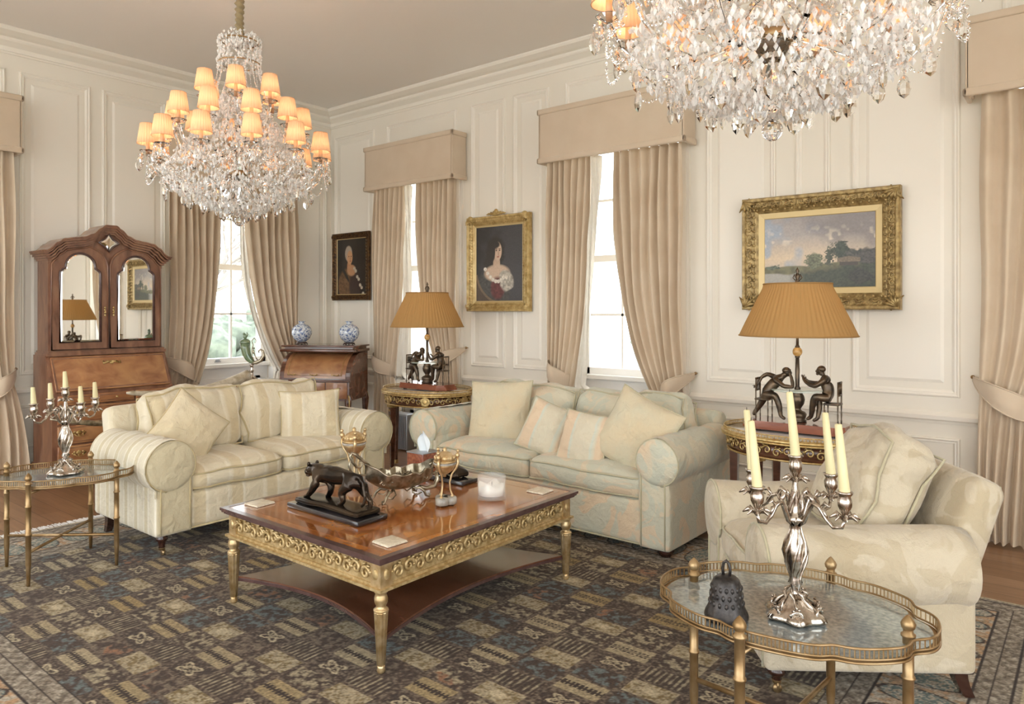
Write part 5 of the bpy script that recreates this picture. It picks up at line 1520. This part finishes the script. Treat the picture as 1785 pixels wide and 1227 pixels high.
# ------------------------------------------------------------------ roll-top desk and its vases
DX, DY, DA = -6.31, 4.65, math.radians(27)
def rolltop():
    r = empty('roll_top_desk', (DX, DY, 0), DA, 'inlaid cylinder roll-top desk on cabriole legs in the room corner', 'desk')
    hw = .39; yf, yb = -.24, .22
    c = MB()
    prof = [(yb, .50), (yf, .50), (yf, .695), (yf + .01, .70)]
    for k in range(12):
        a = PI - k / 11 * PI / 2; prof.append((yf + .02 + .27 + .27 * math.cos(a), .705 + .27 * math.sin(a)))
    prof += [(yb, .985)]
    n = len(prof); vs = [(-hw, y, z) for y, z in prof] + [(hw, y, z) for y, z in prof]
    c.add(vs, [tuple(reversed(range(n))), tuple(range(n, 2 * n))] + [(i, (i + 1) % n, n + (i + 1) % n, n + i) for i in range(n)]); c.build('case', M['mahog'], r)
    t = MB(); t.rbox((0, (yf + .06 + yb) / 2, 1.0), (2 * hw + .04, yb - yf - .04, .03), .008, 2); t.box(-hw + .01, hw - .01, yf + .11, yb - .01, 1.015, 1.04); t.rbox((0, (yf + .09 + yb) / 2, 1.045), (2 * hw + .03, yb - yf - .05, .018), .006, 2); t.build('top', M['mahog'], r)
    rl = MB(); P = []
    for k in range(14):
        a = PI - .06 - k / 13 * (PI / 2 - .12); P.append([(x, yf + .29 + .274 * math.cos(a), .705 + .274 * math.sin(a)) for x in (-hw + .05, hw - .05)])
    rl.sheet([list(reversed(q)) for q in P]); ro = rl.build('roll_top', M['walnut'], r)
    s = MB(); a0, a1 = PI - .16, PI / 2 + .16
    def cp(x, a): return (x, yf + .29 + .277 * math.cos(a), .705 + .277 * math.sin(a))
    for o in (.09, .10):
        s.tube([cp(-hw + o, a0), cp(hw - o, a0)], .0015, 4); s.tube([cp(-hw + o, a1), cp(hw - o, a1)], .0015, 4)
        for x in (-hw + o, hw - o): s.tube([cp(x, a0 + (a1 - a0) * k / 10) for k in range(11)], .0015, 4)
    s.build('stringing', M['ormolu'], ro)
    m = MB(); m.rbox((0, yf + .0, .70), (2 * hw + .03, .05, .018), .006, 2); m.build('writing_edge', M['mahog'], r)
    for x in (-.24, 0, .24):
        h = MB()
        for k in range(5): h.ball((x + (k - 2) * .018, yf - .0 + .015 - .02, .755 + (.008 if k in (0, 4) else 0)), .009, 7, 5, (1, .6, .8))
        h.build('handle', M['ormolu'], ro)
    for k, (x0, x1, z0) in enumerate(((-hw + .02, -.14, .52), (-.13, .13, .60), (.14, hw - .02, .52))):
        d = MB().rbox(((x0 + x1) / 2, yf - .002, (z0 + .685) / 2), (x1 - x0, .014, .685 - z0), .005, 2).build('drawer', M['walnut'], r)
        h = MB(); xc = (x0 + x1) / 2; h.tube([(xc - .045, yf - .012, .62), (xc - .03, yf - .022, .612), (xc, yf - .026, .622), (xc + .03, yf - .022, .632), (xc + .045, yf - .012, .625)], .0045, 6); h.build('handle', M['ormolu'], d)
    for sx in (-1, 1):
        for (y, sy) in ((yf + .03, -1), (yb - .03, 1)):
            l = MB(); x = sx * (hw - .03)
            l.tube([(x, y, .56), (x + sx * .012, y + sy * .012, .48), (x + sx * .008, y + sy * .008, .36), (x - sx * .006, y - sy * .006, .20), (x, y, .06), (x + sx * .016, y + sy * .016, .012)], [.034, .036, .026, .017, .014, .017], 10)
            lo = l.build('leg', M['mahog'], r)
            q = MB(); q.tube([(x + sx * .022, y + sy * .024, .56), (x + sx * .036, y + sy * .038, .48), (x + sx * .028, y + sy * .028, .36), (x + sx * .008, y + sy * .008, .20), (x + sx * .012, y + sy * .012, .06), (x + sx * .03, y + sy * .03, .014)], [.008, .007, .005, .004, .004, .009], 6); q.build('leg_mount', M['ormolu'], lo)
rolltop()
for sx, lab in ((-1, 'blue and white round jar on a dark stand, left end of the roll-top desk'), (1, 'blue and white round jar on a dark stand, right end of the roll-top desk')):
    x, y = sx * .27, .02
    wx, wy = DX + math.cos(DA) * x - math.sin(DA) * y, DY + math.sin(DA) * x + math.cos(DA) * y
    if sx < 0:
        v0 = v = empty('jar', (wx, wy, 1.0545), 0, lab, 'jar', 'blue and white jars on the roll-top desk')
        j = MB().lathe([(.035, .026), (.05, .034), (.085, .065), (.104, .11), (.106, .135), (.095, .175), (.065, .205), (.034, .217), (.028, .222), (.027, .235), (.042, .243), (.040, .246), (.022, .24)], 36); j.build('body', M['porcelain'], v)
        s = MB().lathe([(0, .010), (.056, .010), (.06, .018), (.05, .026), (0, .026)], 24)
        for k in range(5): a = k * 2 * PI / 5; s.tube([(.05 * math.cos(a), .05 * math.sin(a), .012), (.062 * math.cos(a), .062 * math.sin(a), .004), (.06 * math.cos(a), .06 * math.sin(a), 0)], .006, 6)
        s.build('stand', M['leg'], v)
    else: v = copy_tree(v0); v.location = (wx, wy, 1.0545); v['label'] = lab

# ------------------------------------------------------------------ pictures
def ell(U, V, cx, cy, rx, ry, soft=.15):
    d = ((U - cx) / rx) ** 2 + ((V - cy) / ry) ** 2; return np.clip((1 + soft - d) / (2 * soft), 0, 1)[..., None]
def over(C, col, m): return C * (1 - m) + np.asarray(col) * m
def paint_land(U, V):
    n1 = vnoise(U, V, 9, 6, 11); n2 = vnoise(U, V, 26, 18, 12); n3 = vnoise(U, V, 80, 60, 13)
    sky = over(np.ones(U.shape + (3,)) * L3('#A9A09A'), L3('#D8C2A4'), np.clip(1.0 - abs(V - .42) * 3.0, 0, 1)[..., None])
    sky = over(sky, L3('#9DA9B8'), (np.clip((n1 - .5) * 4, 0, 1) * np.clip((.72 - U) * 2, 0, 1))[..., None] * .8)
    sky = over(sky, L3('#7E7674'), (np.clip((U + V - 1.05) * 2.2 + (n1 - .5), 0, 1))[..., None] * .75)
    sky = over(sky, L3('#E6D6BE'), np.clip((n2 * .6 + n1 * .6 - .78) * 6, 0, 1)[..., None] * np.clip(1 - abs(V - .62) * 3.4, 0, 1)[..., None] * .8)
    C = sky
    g = np.clip((.30 + .03 * n1 + .05 * (U > .4) * (U - .4) * 3 - V) * 60, 0, 1)[..., None]
    C = over(C, L3('#6E6A4A') * (.6 + .8 * n2[..., None]), g)
    C = over(C, L3('#A8A49A'), np.clip((.19 - V + .04 * n1) * 40, 0, 1)[..., None] * np.clip((.36 - U) * 14, 0, 1)[..., None])
    C = over(C, L3('#3E4230') * (.7 + .6 * n3[..., None]), np.clip((.12 + .22 * U - V + .08 * n2) * 16, 0, 1)[..., None] * np.clip((U - .22) * 6, 0, 1)[..., None])
    def tree(C, cx, cy, rx, ry, col):
        m = ell(U + (n3 - .5) * .06, V + (n2 - .5) * .07, cx, cy, rx, ry, .25); return over(C, L3(col) * (.55 + .9 * n3[..., None]), m)
    for a in ((.71, .50, .075, .13, '#3C4234'), (.62, .45, .022, .15, '#444838'), (.59, .42, .02, .12, '#4A4C3A'), (.84, .43, .10, .09, '#4C4A42'), (.95, .42, .08, .10, '#4A4640'), (.47, .37, .085, .10, '#6A6C52'), (.07, .30, .07, .035, '#5C6450'), (.88, .14, .12, .10, '#38362C')): C = tree(C, *a)
    roof = ((V > .345) & (V < .42 - abs(U - .775) * .25) & (abs(U - .775) < .10))[..., None]
    C = np.where(roof, L3('#7A6A56') * (.8 + .4 * n3[..., None]), C)
    C = np.where(((V > .295) & (V <= .345) & (abs(U - .775) < .08))[..., None], L3('#4A4036'), C)
    return C * (.92 + .16 * n3[..., None])
def paint_lady(U, V):
    n1 = vnoise(U, V, 8, 11, 21); n2 = vnoise(U, V, 30, 44, 22); n3 = vnoise(U, V, 70, 100, 23)
    C = np.ones(U.shape + (3,)) * L3('#4A484A'); C = over(C, L3('#34302E'), np.clip((.55 - U) * 2 + (n1 - .5), 0, 1)[..., None] * .8)
    C = over(C, L3('#3A3430'), ell(U + (n2 - .5) * .05, V, .42, .66, .20, .21, .3)); C = over(C, L3('#3A3430'), ell(U + (n2 - .5) * .05, V, .30, .50, .13, .13, .4))
    C = over(C, L3('#4E4C48') * (.7 + .6 * n2[..., None]), ell(U, V, .38, .16, .36, .30, .2))
    C = over(C, L3('#C6AA92'), ell(U, V, .45, .50, .075, .12, .2)); C = over(C, L3('#CDB29A'), ell(U, V, .46, .37, .27, .115, .25))
    C = over(C, L3('#D0B49C'), ell(U, V, .475, .665, .086, .125, .12)); C = over(C, L3('#3A3430'), ell(U, V, .40, .755, .12, .055, .3)); C = over(C, L3('#3A3430'), ell(U, V, .375, .67, .045, .13, .3))
    for ex in (.445, .515): C = over(C, L3('#4A3A32'), ell(U, V, ex, .675, .018, .009, .5)); C = over(C, L3('#6A5242'), ell(U, V, ex, .695, .028, .006, .6))
    C = over(C, L3('#A88670'), ell(U, V, .492, .63, .014, .035, .8) * .6); C = over(C, L3('#9E5A50'), ell(U, V, .482, .590, .026, .009, .5))
    C = over(C, L3('#6A3A38') * (.7 + .6 * n2[..., None]), ell(U, V, .47, .17, .15, .15, .3))
    C = over(C, L3('#B8B0A2') * (.55 + .8 * n2[..., None]), ell(U + (n1 - .5) * .1, V, .66, .27, .15, .14, .2))
    for k in range(9):
        t = k / 8; C = over(C, L3('#E0D8CA') * (.8 + .3 * n3[..., None]), ell(U, V, .20 + t * .46, .41 - .17 * math.sin(min(1, t * 1.15) * PI * .75) + .02, .035, .026, .3))
    d = np.sqrt(((U - .62) / .62) ** 2 + ((V - .42) / .46) ** 2); C = np.where(((abs(d - 1) < .035) & (V < .36) & (U < .5))[..., None], L3('#7A6652'), C)
    C = np.where(((d > 1.035) & (V < .30) & (U < .45))[..., None], L3('#5A4A3C'), C)
    return C * (.9 + .2 * n3[..., None])
def paint_wig(U, V):
    n1 = vnoise(U, V, 8, 11, 31); n2 = vnoise(U, V, 30, 44, 32); n3 = vnoise(U, V, 70, 100, 33)
    C = np.ones(U.shape + (3,)) * L3('#2C2622') * (.8 + .4 * n1[..., None])
    C = over(C, L3('#6A4E34') * (.6 + .8 * n2[..., None]), ell(U, V, .36, .16, .33, .30, .2)); C = over(C, L3('#3A2A26'), ell(U, V, .62, .14, .20, .26, .3))
    C = over(C, L3('#B8845E'), ell(U, V, .42, .50, .07, .12, .2)); C = over(C, L3('#B88A64'), ell(U, V, .50, .43, .15, .10, .3))
    C = over(C, L3('#A89888'), ell(U, V, .40, .735, .125, .14, .2)); C = over(C, L3('#C4946C'), ell(U, V, .44, .665, .095, .125, .15))
    for ex in (.41, .49): C = over(C, L3('#4A3428'), ell(U, V, ex, .685, .02, .009, .5))
    C = over(C, L3('#8A5040'), ell(U, V, .46, .60, .026, .009, .5)); C = over(C, L3('#8E6A50'), ell(U, V, .46, .645, .012, .03, .7) * .6)
    for k in range(7): C = over(C, L3('#C4B8A4') * (.7 + .4 * n3[..., None]), ell(U, V, .60 + k * .05, .46 - k * .075 + .03 * (k % 2), .04, .03, .3))
    C = over(C, L3('#2C2824'), ell(U + (V - .35) * .9, V, .30, .38, .05, .16, .3))
    return C * (.9 + .2 * n3[..., None])
paintmat = vcol_mat('oil_paint', .35, .15, .5)
def picture(name, cx, cz, w, h, label, fn, style):
    r = empty(name, (cx, YB - .024, cz), 0, label, 'picture')
    fw, dep, mt, slip = style['w'], style['d'], style['m'], style.get('slip', 0)
    def rect(mb, x0, z0, x1, z1, prof):
        rings = []
        for (i, y) in prof: rings.append([(x0 + i, y, z0 + i), (x1 - i, y, z0 + i), (x1 - i, y, z1 - i), (x0 + i, y, z1 - i)])
        vs = [p for q in rings for p in q]; mb.add(vs, [(k * 4 + j, k * 4 + (j + 1) % 4, (k + 1) * 4 + (j + 1) % 4, (k + 1) * 4 + j) for k in range(len(rings) - 1) for j in range(4)])
    x0, x1, z0, z1 = -w / 2, w / 2, -h / 2, h / 2
    f = MB(); rect(f, x0, z0, x1, z1, [(0, -.004), (0, -dep * .8), (fw * .08, -dep), (fw * .22, -dep * .96), (fw * .30, -dep * .80), (fw * .55, -dep * .72), (fw * .72, -dep * .55), (fw * .78, -dep * .58), (fw * .86, -dep * .5), (fw, -dep * .38)])
    f.box(x0 + .01, x1 - .01, -.006, -.002, z0 + .01, z1 - .01)
    fo = f.build('frame', mt, r); c = MB(); st = style['carve']
    if st:
        L = [((x0, z0), (x1, z0)), ((x1, z0), (x1, z1)), ((x1, z1), (x0, z1)), ((x0, z1), (x0, z0))]
        for (a, b) in L:
            a, b = Vector(a), Vector(b); ln = (b - a).length; n = int(ln / st[0]); t_ = (b - a).normalized(); nn = Vector((-t_.y, t_.x))
            for k in range(n):
                p = a + t_ * (st[0] / 2 + (ln - st[0]) * k / max(1, n - 1)) + nn * fw * .42
                scroll(c, Matrix.Translation((p.x, -dep * .78, p.y)) @ Matrix.Rotation(-math.atan2(t_.y, t_.x), 4, 'Y'), st[1], 1 if k % 2 else -1, st[2], 1.2, 5)
                for q in range(2): c.ball((p.x + t_.x * st[0] * (q - .5) * .5 + nn.x * fw * (.38 if q else -.18), -dep * .82, p.y + t_.y * st[0] * (q - .5) * .5 + nn.y * fw * (.38 if q else -.18)), st[2] * 1.5, 7, 5, (1.2, .8, 1.2))
        for (sx, sz) in ((-1, -1), (1, -1), (1, 1), (-1, 1)):
            for k in range(5):
                a = k * .5 + .2; q = fw * .55
                c.tube([(sx * (w / 2 - fw * .15), -dep * .9, sz * (h / 2 - fw * .15)), (sx * (w / 2 - fw * .3 - q * math.cos(a) * .6), -dep * 1.08, sz * (h / 2 - fw * .3 - q * math.sin(a) * .6)), (sx * (w / 2 - fw * .25 - q * math.cos(a) * 1.3), -dep * .8, sz * (h / 2 - fw * .25 - q * math.sin(a) * 1.3))], [fw * .06, fw * .11, fw * .03], 6)
    if style.get('crest'):
        for s in (-1, 1):
            for k in range(3): c.tube([(0, -dep, z1), (s * (.03 + .03 * k), -dep * 1.1, z1 + .035 - .008 * k), (s * (.05 + .035 * k), -dep, z1 + .012), (s * (.035 + .03 * k), -dep, z1 + .004)], [.009, .009, .007, .004], 6)
        c.ball((0, -dep, z1 + .035), .026, 12, 8, (1, .5, 1)); 
        for xx in (x0 + .05, x1 - .05): c.ball((xx, -dep * .9, z1 - .01), .03, 8, 6, (1.2, .4, .8))
    if c.v: c.build('carving', mt, fo)
    if slip:
        s = MB(); rect(s, x0 + fw, z0 + fw, x1 - fw, z1 - fw, [(0, -dep * .40), (0, -dep * .42), (slip * .85, -dep * .34), (slip, -dep * .26)]); s.build('slip', M['slip'], r)
    iw, ih = w - 2 * (fw + slip), h - 2 * (fw + slip)
    o = color_plane('canvas', iw + .004, ih + .004, int(iw / .003), int(ih / .003), fn, r, paintmat); o.location = (0, -dep * .30, 0)
    return r
M['slip'] = plain('gilt_slip', '#CDB582', .4, .3)
M['frame1'] = plain('carved_gilt_frame', '#BCA26C', .42, .35, c2='#80683E', ns=28, bs=.5, bscale=60)
M['frame2'] = plain('gilt_frame', '#D3B981', .4, .35, c2='#AE9055', ns=20, bs=.2, bscale=60)
M['frame3'] = plain('dark_gilt_frame', '#6A4A26', .4, .5, c2='#3E2A1A', ns=30, bs=.4, bscale=60)
picture('landscape_painting', -1.535, 1.83, 1.06, .82, 'wide landscape painting of a cottage and trees in a heavy carved gold frame', paint_land, dict(w=.115, d=.075, m=M['frame1'], slip=.045, carve=(.05, .022, .006)))
picture('portrait_painting', -4.47, 1.865, .78, .92, 'portrait of a dark-haired lady in a satin gown, gilt frame with bow crest', paint_lady, dict(w=.085, d=.06, m=M['frame2'], slip=.018, carve=(.028, .008, .0035), crest=True))
picture('portrait_painting', -6.70, 1.92, .66, .78, 'small portrait of a lady with powdered hair in a dark frame near the corner', paint_wig, dict(w=.065, d=.04, m=M['frame3'], slip=.008, carve=(.035, .012, .004)))
#P5
# ------------------------------------------------------------------ behind the striped sofa
def marble_table():
    r = empty('marble_table', (-5.74, 3.52, 0), PI / 2 * 0, 'small table with brown marble top below the horn cup, behind the striped sofa', 'table')
    MB().rbox((0, 0, .79), (.38, .38, .025), .006, 2).build('top', M['marble'], r)
    b = MB().rbox((0, 0, .735), (.34, .34, .085), .006, 2); b.build('frieze', M['tissuebox'], r)
    for sx in (-1, 1):
        for sy in (-1, 1): MB().lathe([(.014, 0), (.018, .03), (.014, .06), (.024, .68), (.026, .70)], 14, (sx * .145, sy * .145, 0)).build('leg', M['mahog'], r)
marble_table()
def horn_cup():
    r = empty('horn_cup', (-5.76, 3.48, .8030), math.radians(39), 'green horn-shaped cup with silver lid and scrolled tail on a silver foot', 'ornament')
    MB().lathe([(0, 0), (.055, 0), (.057, .008), (.045, .018), (.030, .03), (.016, .045), (.012, .07), (.020, .085), (.013, .10), (.014, .125), (.02, .14)], 24, flute=.06, nf=8).build('foot', M['silver'], r)
    pts = [(.02, 0, .15), (.0, 0, .165), (-.025, 0, .19), (-.045, 0, .23), (-.055, 0, .28), (-.058, 0, .325)]
    MB().tube(pts, [.012, .022, .030, .036, .040, .042], 20).build('cup', M['greenglass'], r)
    m = MB(); m.lathe([(.043, .322), (.046, .33), (.043, .345), (.030, .355), (.012, .365), (0, .366)], 20, (-.058, 0, 0))
    m.ball((-.058, 0, .385), .018, 10, 8, (1, .8, 1.3)); m.ball((-.068, 0, .405), .012, 8, 6); m.tube([(-.05, 0, .38), (-.035, 0, .40), (-.045, 0, .42)], [.008, .007, .003], 6); m.build('lid', M['greenglass'], r)
    t = MB(); t.tube([(.0, 0, .155), (.04, 0, .155), (.08, 0, .175), (.105, 0, .215), (.10, 0, .255), (.075, 0, .27), (.058, 0, .255), (.064, 0, .24)], [.016, .017, .016, .013, .010, .008, .006, .005], 12)
    t.tube([(.02, 0, .165), (.005, 0, .21), (.0, 0, .26), (.012, 0, .31), (.0, 0, .345), (.02, 0, .37), (.04, 0, .35), (.035, 0, .325), (.022, 0, .335)], [.005, .005, .006, .005, .004, .005, .004, .003, .003], 8)
    t.ball((.015, 0, .25), .012, 8, 6, (.7, .7, 1.6)); t.ball((.018, 0, .28), .009, 8, 6); t.tube([(.02, 0, .24), (.035, 0, .20), (.05, 0, .18)], .005, 6); t.build('tail', M['silver2'], r)
horn_cup()
def tusk():
    r = empty('tusk', (-5.45, 2.86, 0), 0, 'long carved ivory tusk resting on a black stand behind the striped sofa', 'ornament')
    pts, rad = [], []
    for k in range(26):
        t = k / 25; pts.append((-.0 - .10 * t, -.56 + 1.02 * t, .80 + .02 * math.cos(t * 3) - .045 * math.sin(PI * t) + .09 * t * t)); rad.append(.012 + .036 * t ** .7 if t > .03 else .008)
    b = MB().tube(pts, rad, 18)
    iv = b.build('ivory', M['tusk'], r)
    c = MB()
    for k in range(30):
        p = Vector(pts[4 + k * 20 // 30]); c.ball((p.x + .012, p.y + .01 * math.sin(k), p.z - .018), .014, 7, 5, (.8, 1.4, 1))
    c.build('relief', M['tusk'], r)
    s = MB(); s.rbox((-.04, -.02, .02), (.20, .36, .04), .006, 2)
    for y in (-.12, .08): s.rbox((-.045, y, .39), (.045, .05, .71), .008, 2)
    s.rbox((-.045, -.02, .60), (.03, .25, .03), .006, 2); s.build('stand', M['blackstone'], r)
tusk()
r = empty('tusk', (-5.36, 2.0, 0), 0, 'grey polished tusk tip pointing out past the left end of the striped sofa', 'ornament')
MB().tube([(0, -.22, .70), (0, -.1, .668), (0, .05, .64), (0, .22, .625)], [.008, .015, .02, .024], 12).build('ivory', M['silver2'], r)
s = MB().rbox((0, .16, .02), (.14, .14, .04), .006, 2); s.tube([(0, .16, .03), (0, .16, .615)], .014, 10); s.build('stand', M['blackstone'], r)

# things near the floor behind the corner table
r = empty('heater', (-5.50, 5.02, 0), 0, 'grey ribbed metal heater standing on the floor below the corner window', 'heater')
MB().rbox((0, 0, .19), (.26, .14, .36), .01, 2).build('body', M['greymetal'], r)
m = MB()
for k in range(9): m.box(-.12 + .028 * k, -.108 + .028 * k, -.078, -.066, .03, .35)
m.build('ribs', M['greymetal'], r)
r = empty('wall_socket', (-6.02, YB + .20, .10), 0, 'double wall socket with white plug on the skirting behind the corner table', 'socket')
MB().rbox((.12, 0, 0), (.15, .02, .085), .004, 2).build('plate', M['brass'], r)
MB().rbox((.17, -.025, 0), (.05, .04, .05), .01, 3).build('plug', M['plastic'], r)

# ------------------------------------------------------------------ chandeliers
def drop_mesh():
    pr = [(.0, 0), (.008, -.006), (.015, -.022), (.017, -.036), (.012, -.050), (.0, -.060)]
    m = MB(); m.lathe(pr, 7, smooth=False, sy=.55, caps=False); m.tube([(0, 0, 0), (0, 0, .012)], .0015, 4); m.ball((0, 0, .010), .006, 6, 4, smooth=False); return m
def chandelier(loc, rz, label):
    Z0 = 0
    r = empty('chandelier', loc, rz, label, 'chandelier', 'crystal chandeliers with apricot shades')
    st = MB().lathe([(.012, .10), (.05, .13), (.075, .17), (.05, .22), (.03, .26), (.055, .31), (.06, .36), (.035, .42), (.022, .50), (.045, .58), (.05, .64), (.025, .70), (.02, .80), (.04, .86), (.04, .90), (.02, .95), (.016, 1.20), (.03, 1.25)], 14, smooth=False)
    st.build('stem', M['crystal2'], r)
    MB().lathe([(.0, .335), (.062, .335), (.068, .345), (.068, .365), (.060, .372), (0, .372)], 24).build('hub', M['brass'], r)
    MB().ball((0, 0, .035), .036, 14, 9, smooth=False).tube([(0, 0, .065), (0, 0, .11)], .003, 5).build('ball_drop', M['crystal2'], r)
    # silk sleeve over the chain up to the ceiling
    P = []; rs = random.Random(3)
    top = H - loc[2]
    for i in range(70):
        z = 1.26 + (top - 1.26) * i / 69; row = []
        for k in range(15):
            a = 2 * PI * k / 14; rr = .026 + .006 * math.sin(i * 1.25 + a * 1.0) + .003 * math.sin(a * 3 + i)
            row.append((rr * math.cos(a), rr * math.sin(a), z))
        P.append(row)
    MB().sheet(P).build('chain_sleeve', M['cord'], r)
    MB().lathe([(0, top - .05), (.05, top - .045), (.075, top - .015), (.08, top - .001), (0, top - .001)], 28).build('ceiling_rose', M['brass'], r)
    # templates
    dropM = drop_mesh()
    drop0 = dropM.build('crystal_drop', M['crystal2'], r); used = [False]
    def drop(x, y, z, s=1.0, a=None):
        if not used[0]: o = drop0; used[0] = True
        else: o = drop0.copy(); COL.objects.link(o)
        o.parent = r; o.location = (x, y, z); o.scale = (s, s, s); o.rotation_euler = (0, 0, a if a is not None else random.random() * PI)
    shade = MB(); P = []
    for (q, z) in ((.064, 0), (.062, .004), (.054, .06), (.045, .122), (.044, .127)):
        P.append([((q + .0022 * math.sin(2 * PI * k / 96 * 24)) * math.cos(2 * PI * k / 96), (q + .0022 * math.sin(2 * PI * k / 96 * 24)) * math.sin(2 * PI * k / 96), z) for k in range(97)])
    shade.sheet(P)
    for q, z in ((.064, .001), (.045, .127)): shade.tube([(q * math.cos(2 * PI * k / 24), q * math.sin(2 * PI * k / 24), z) for k in range(24)], .0022, 5, closed=True)
    tube = MB().lathe([(.012, -.065), (.0115, .03), (.009, .032)], 10); bulb = MB().ball((0, 0, .055), .013, 8, 6, (1, 1, 1.5))
    S0 = shade.build('shade', M['cshade'], r); T0 = tube.build('candle_tube', M['cshade'], r); B0 = bulb.build('bulb', M['bulb'], r); first = [True]
    def light(x, y, z):
        for o0 in (S0, T0, B0):
            o = o0 if first[0] else o0.copy()
            if not first[0]: COL.objects.link(o); o.parent = r
            o.location = (x, y, z)
        first[0] = False
    dish = MB().lathe([(.006, -.02), (.012, -.004), (.040, .006), (.050, .018), (.046, .018), (.012, .002)], 12, smooth=False)
    D0 = dish.build('drip_pan', M['crystal2'], r); fd = [True]
    def pan(x, y, z):
        o = D0 if fd[0] else D0.copy()
        if not fd[0]: COL.objects.link(o); o.parent = r
        o.location = (x, y, z); fd[0] = False
    tiers = [(12, .555, .50, .0, .34), (10, .41, .69, .15, .52), (6, .235, .88, .3, .78)]
    mass = MB(); R_ = random.Random(11)
    arm0 = {}
    for ti, (n, R1, zs, ph, zr) in enumerate(tiers):
        zc = zs - .062
        for k in range(n):
            a = ph + 2 * PI * k / n; ca, sa = math.cos(a), math.sin(a)
            light(R1 * ca, R1 * sa, zs); pan(R1 * ca, R1 * sa, zc)
            if ti not in arm0:
                m = MB(); pts = [(.04, 0, zr), (.10, 0, zr - .01), (R1 * .38, 0, zc - .15), (R1 * .58, 0, zc - .20), (R1 * .78, 0, zc - .18), (R1 * .93, 0, zc - .10), (R1, 0, zc - .01)]
                fine = []
                for i in range(len(pts) - 1):
                    for q in range(4):
                        t = q / 4; fine.append(tuple(pts[i][j] * (1 - t) + pts[i + 1][j] * t for j in range(3)))
                fine.append(pts[-1]); m.tube(fine, [.0105 + .0015 * (i % 2) for i in range(len(fine))], 6, smooth=False)
                arm0[ti] = m.build('arm', M['crystal2'], r); ao = arm0[ti]
            else: ao = arm0[ti].copy(); COL.objects.link(ao); ao.parent = r
            ao.rotation_euler = (0, 0, a)
            if ti == 0:
                for q in (-1, 1): drop((R1 + .035) * math.cos(a + q * .055), (R1 + .035) * math.sin(a + q * .055), zc - .005, 1.25)
                drop((R1 + .05) * ca, (R1 + .05) * sa, zc - .03, 1.5)
                drop(R1 * .62 * ca, R1 * .62 * sa, zc - .235, 1.5); drop(R1 * .85 * math.cos(a + .2), R1 * .85 * math.sin(a + .2), zc - .20, 1.4)
            elif ti == 1:
                for q in (-1, 1): drop((R1 + .04) * math.cos(a + q * .08), (R1 + .04) * math.sin(a + q * .08), zc - .01, 1.1)
            # swags to the next pan
            a2 = a + 2 * PI / n; p0 = Vector((R1 * ca, R1 * sa, zc)); p1 = Vector((R1 * math.cos(a2), R1 * math.sin(a2), zc))
            if ti == 0:
                sw = MB()
                for dip, out_ in ((.17, 1.03), (.09, 1.0)):
                    for q in range(19):
                        t = q / 18; p = p0.lerp(p1, t); e = 4 * t * (1 - t); p.x *= 1 + (out_ - 1) * e + .04 * e; p.y *= 1 + (out_ - 1) * e + .04 * e; p.z -= dip * e ** .8
                        sw.octa(p, .0068, .008)
                sw.build('bead_swag', M['crystal2'], r)
            for q in range(14):     # bead strings back up to the stem
                t = q / 14; p = p0.lerp(Vector((.05 * ca, .05 * sa, zr + .22)), t); p.z -= .12 * 4 * t * (1 - t); mass.octa(p, .006, .008)
    for k in range(9):      # bottom bowl of drops
        a = 2 * PI * k / 9; drop(.12 * math.cos(a), .12 * math.sin(a), .13, 1.6)
    for k in range(9):
        a = 2 * PI * k / 9 + .3; drop(.24 * math.cos(a), .24 * math.sin(a), .175, 1.7)
    # dense crystal dressing: shells that the photo shows as one glittering mass
    def ringpts(n, fr, fz, s=.010):
        for _ in range(n):
            a = R_.random() * 2 * PI; t = R_.random(); q = fr(t) * (.90 + .12 * R_.random()); z = fz(t) + R_.uniform(-.02, .02)
            mass.octa((q * math.cos(a), q * math.sin(a), z), s * R_.uniform(.6, 1.25), s * R_.uniform(.9, 2.0))
    ringpts(1100, lambda t: .10 + .40 * t, lambda t: .11 + .17 * t ** 1.5)
    ringpts(800, lambda t: .30 + .20 * t, lambda t: .22 + .15 * t)
    ringpts(800, lambda t: .50 - .20 * t, lambda t: .34 + .24 * t)
    ringpts(700, lambda t: .36 - .16 * t, lambda t: .52 + .24 * t)
    ringpts(450, lambda t: .20 - .10 * t, lambda t: .70 + .20 * t)
    ringpts(380, lambda t: .14, lambda t: 1.06 + .20 * t, .009)
    ringpts(260, lambda t: .03 + .10 * t, lambda t: 1.22 + .06 * t, .009)
    for k in range(16):     # strings from the crown to the upper tier
        a = 2 * PI * k / 16
        for q in range(17):
            t = q / 16; rr = .135 + (.20 - .135) * t ** 2; mass.octa((rr * math.cos(a), rr * math.sin(a), 1.10 - .24 * t), .006, .009)
    tag(mass.build('crystal_dressing', M['crystal'], r), kind='stuff')
    c = MB()
    for z, q in ((1.10, .135), (1.25, .12)): c.tube([(q * math.cos(2 * PI * k / 32), q * math.sin(2 * PI * k / 32), z) for k in range(32)], .005, 6, closed=True)
    for k in range(4):
        a = k * PI / 2; c.tube([(.02 * math.cos(a), .02 * math.sin(a), 1.24), (.12 * math.cos(a), .12 * math.sin(a), 1.25)], .004, 5)
    c.build('crown', M['brass'], r)
    return r
c1 = chandelier((-4.52, 2.64, 1.985), .12, 'whole crystal chandelier with three tiers of apricot shades, over the striped sofa')
c2 = copy_tree(c1); c2.location = (-.87, 2.49, 2.0); c2.rotation_euler = (0, 0, .55); c2['label'] = 'crystal chandelier cut off by the top of the frame, hanging over the armchair'
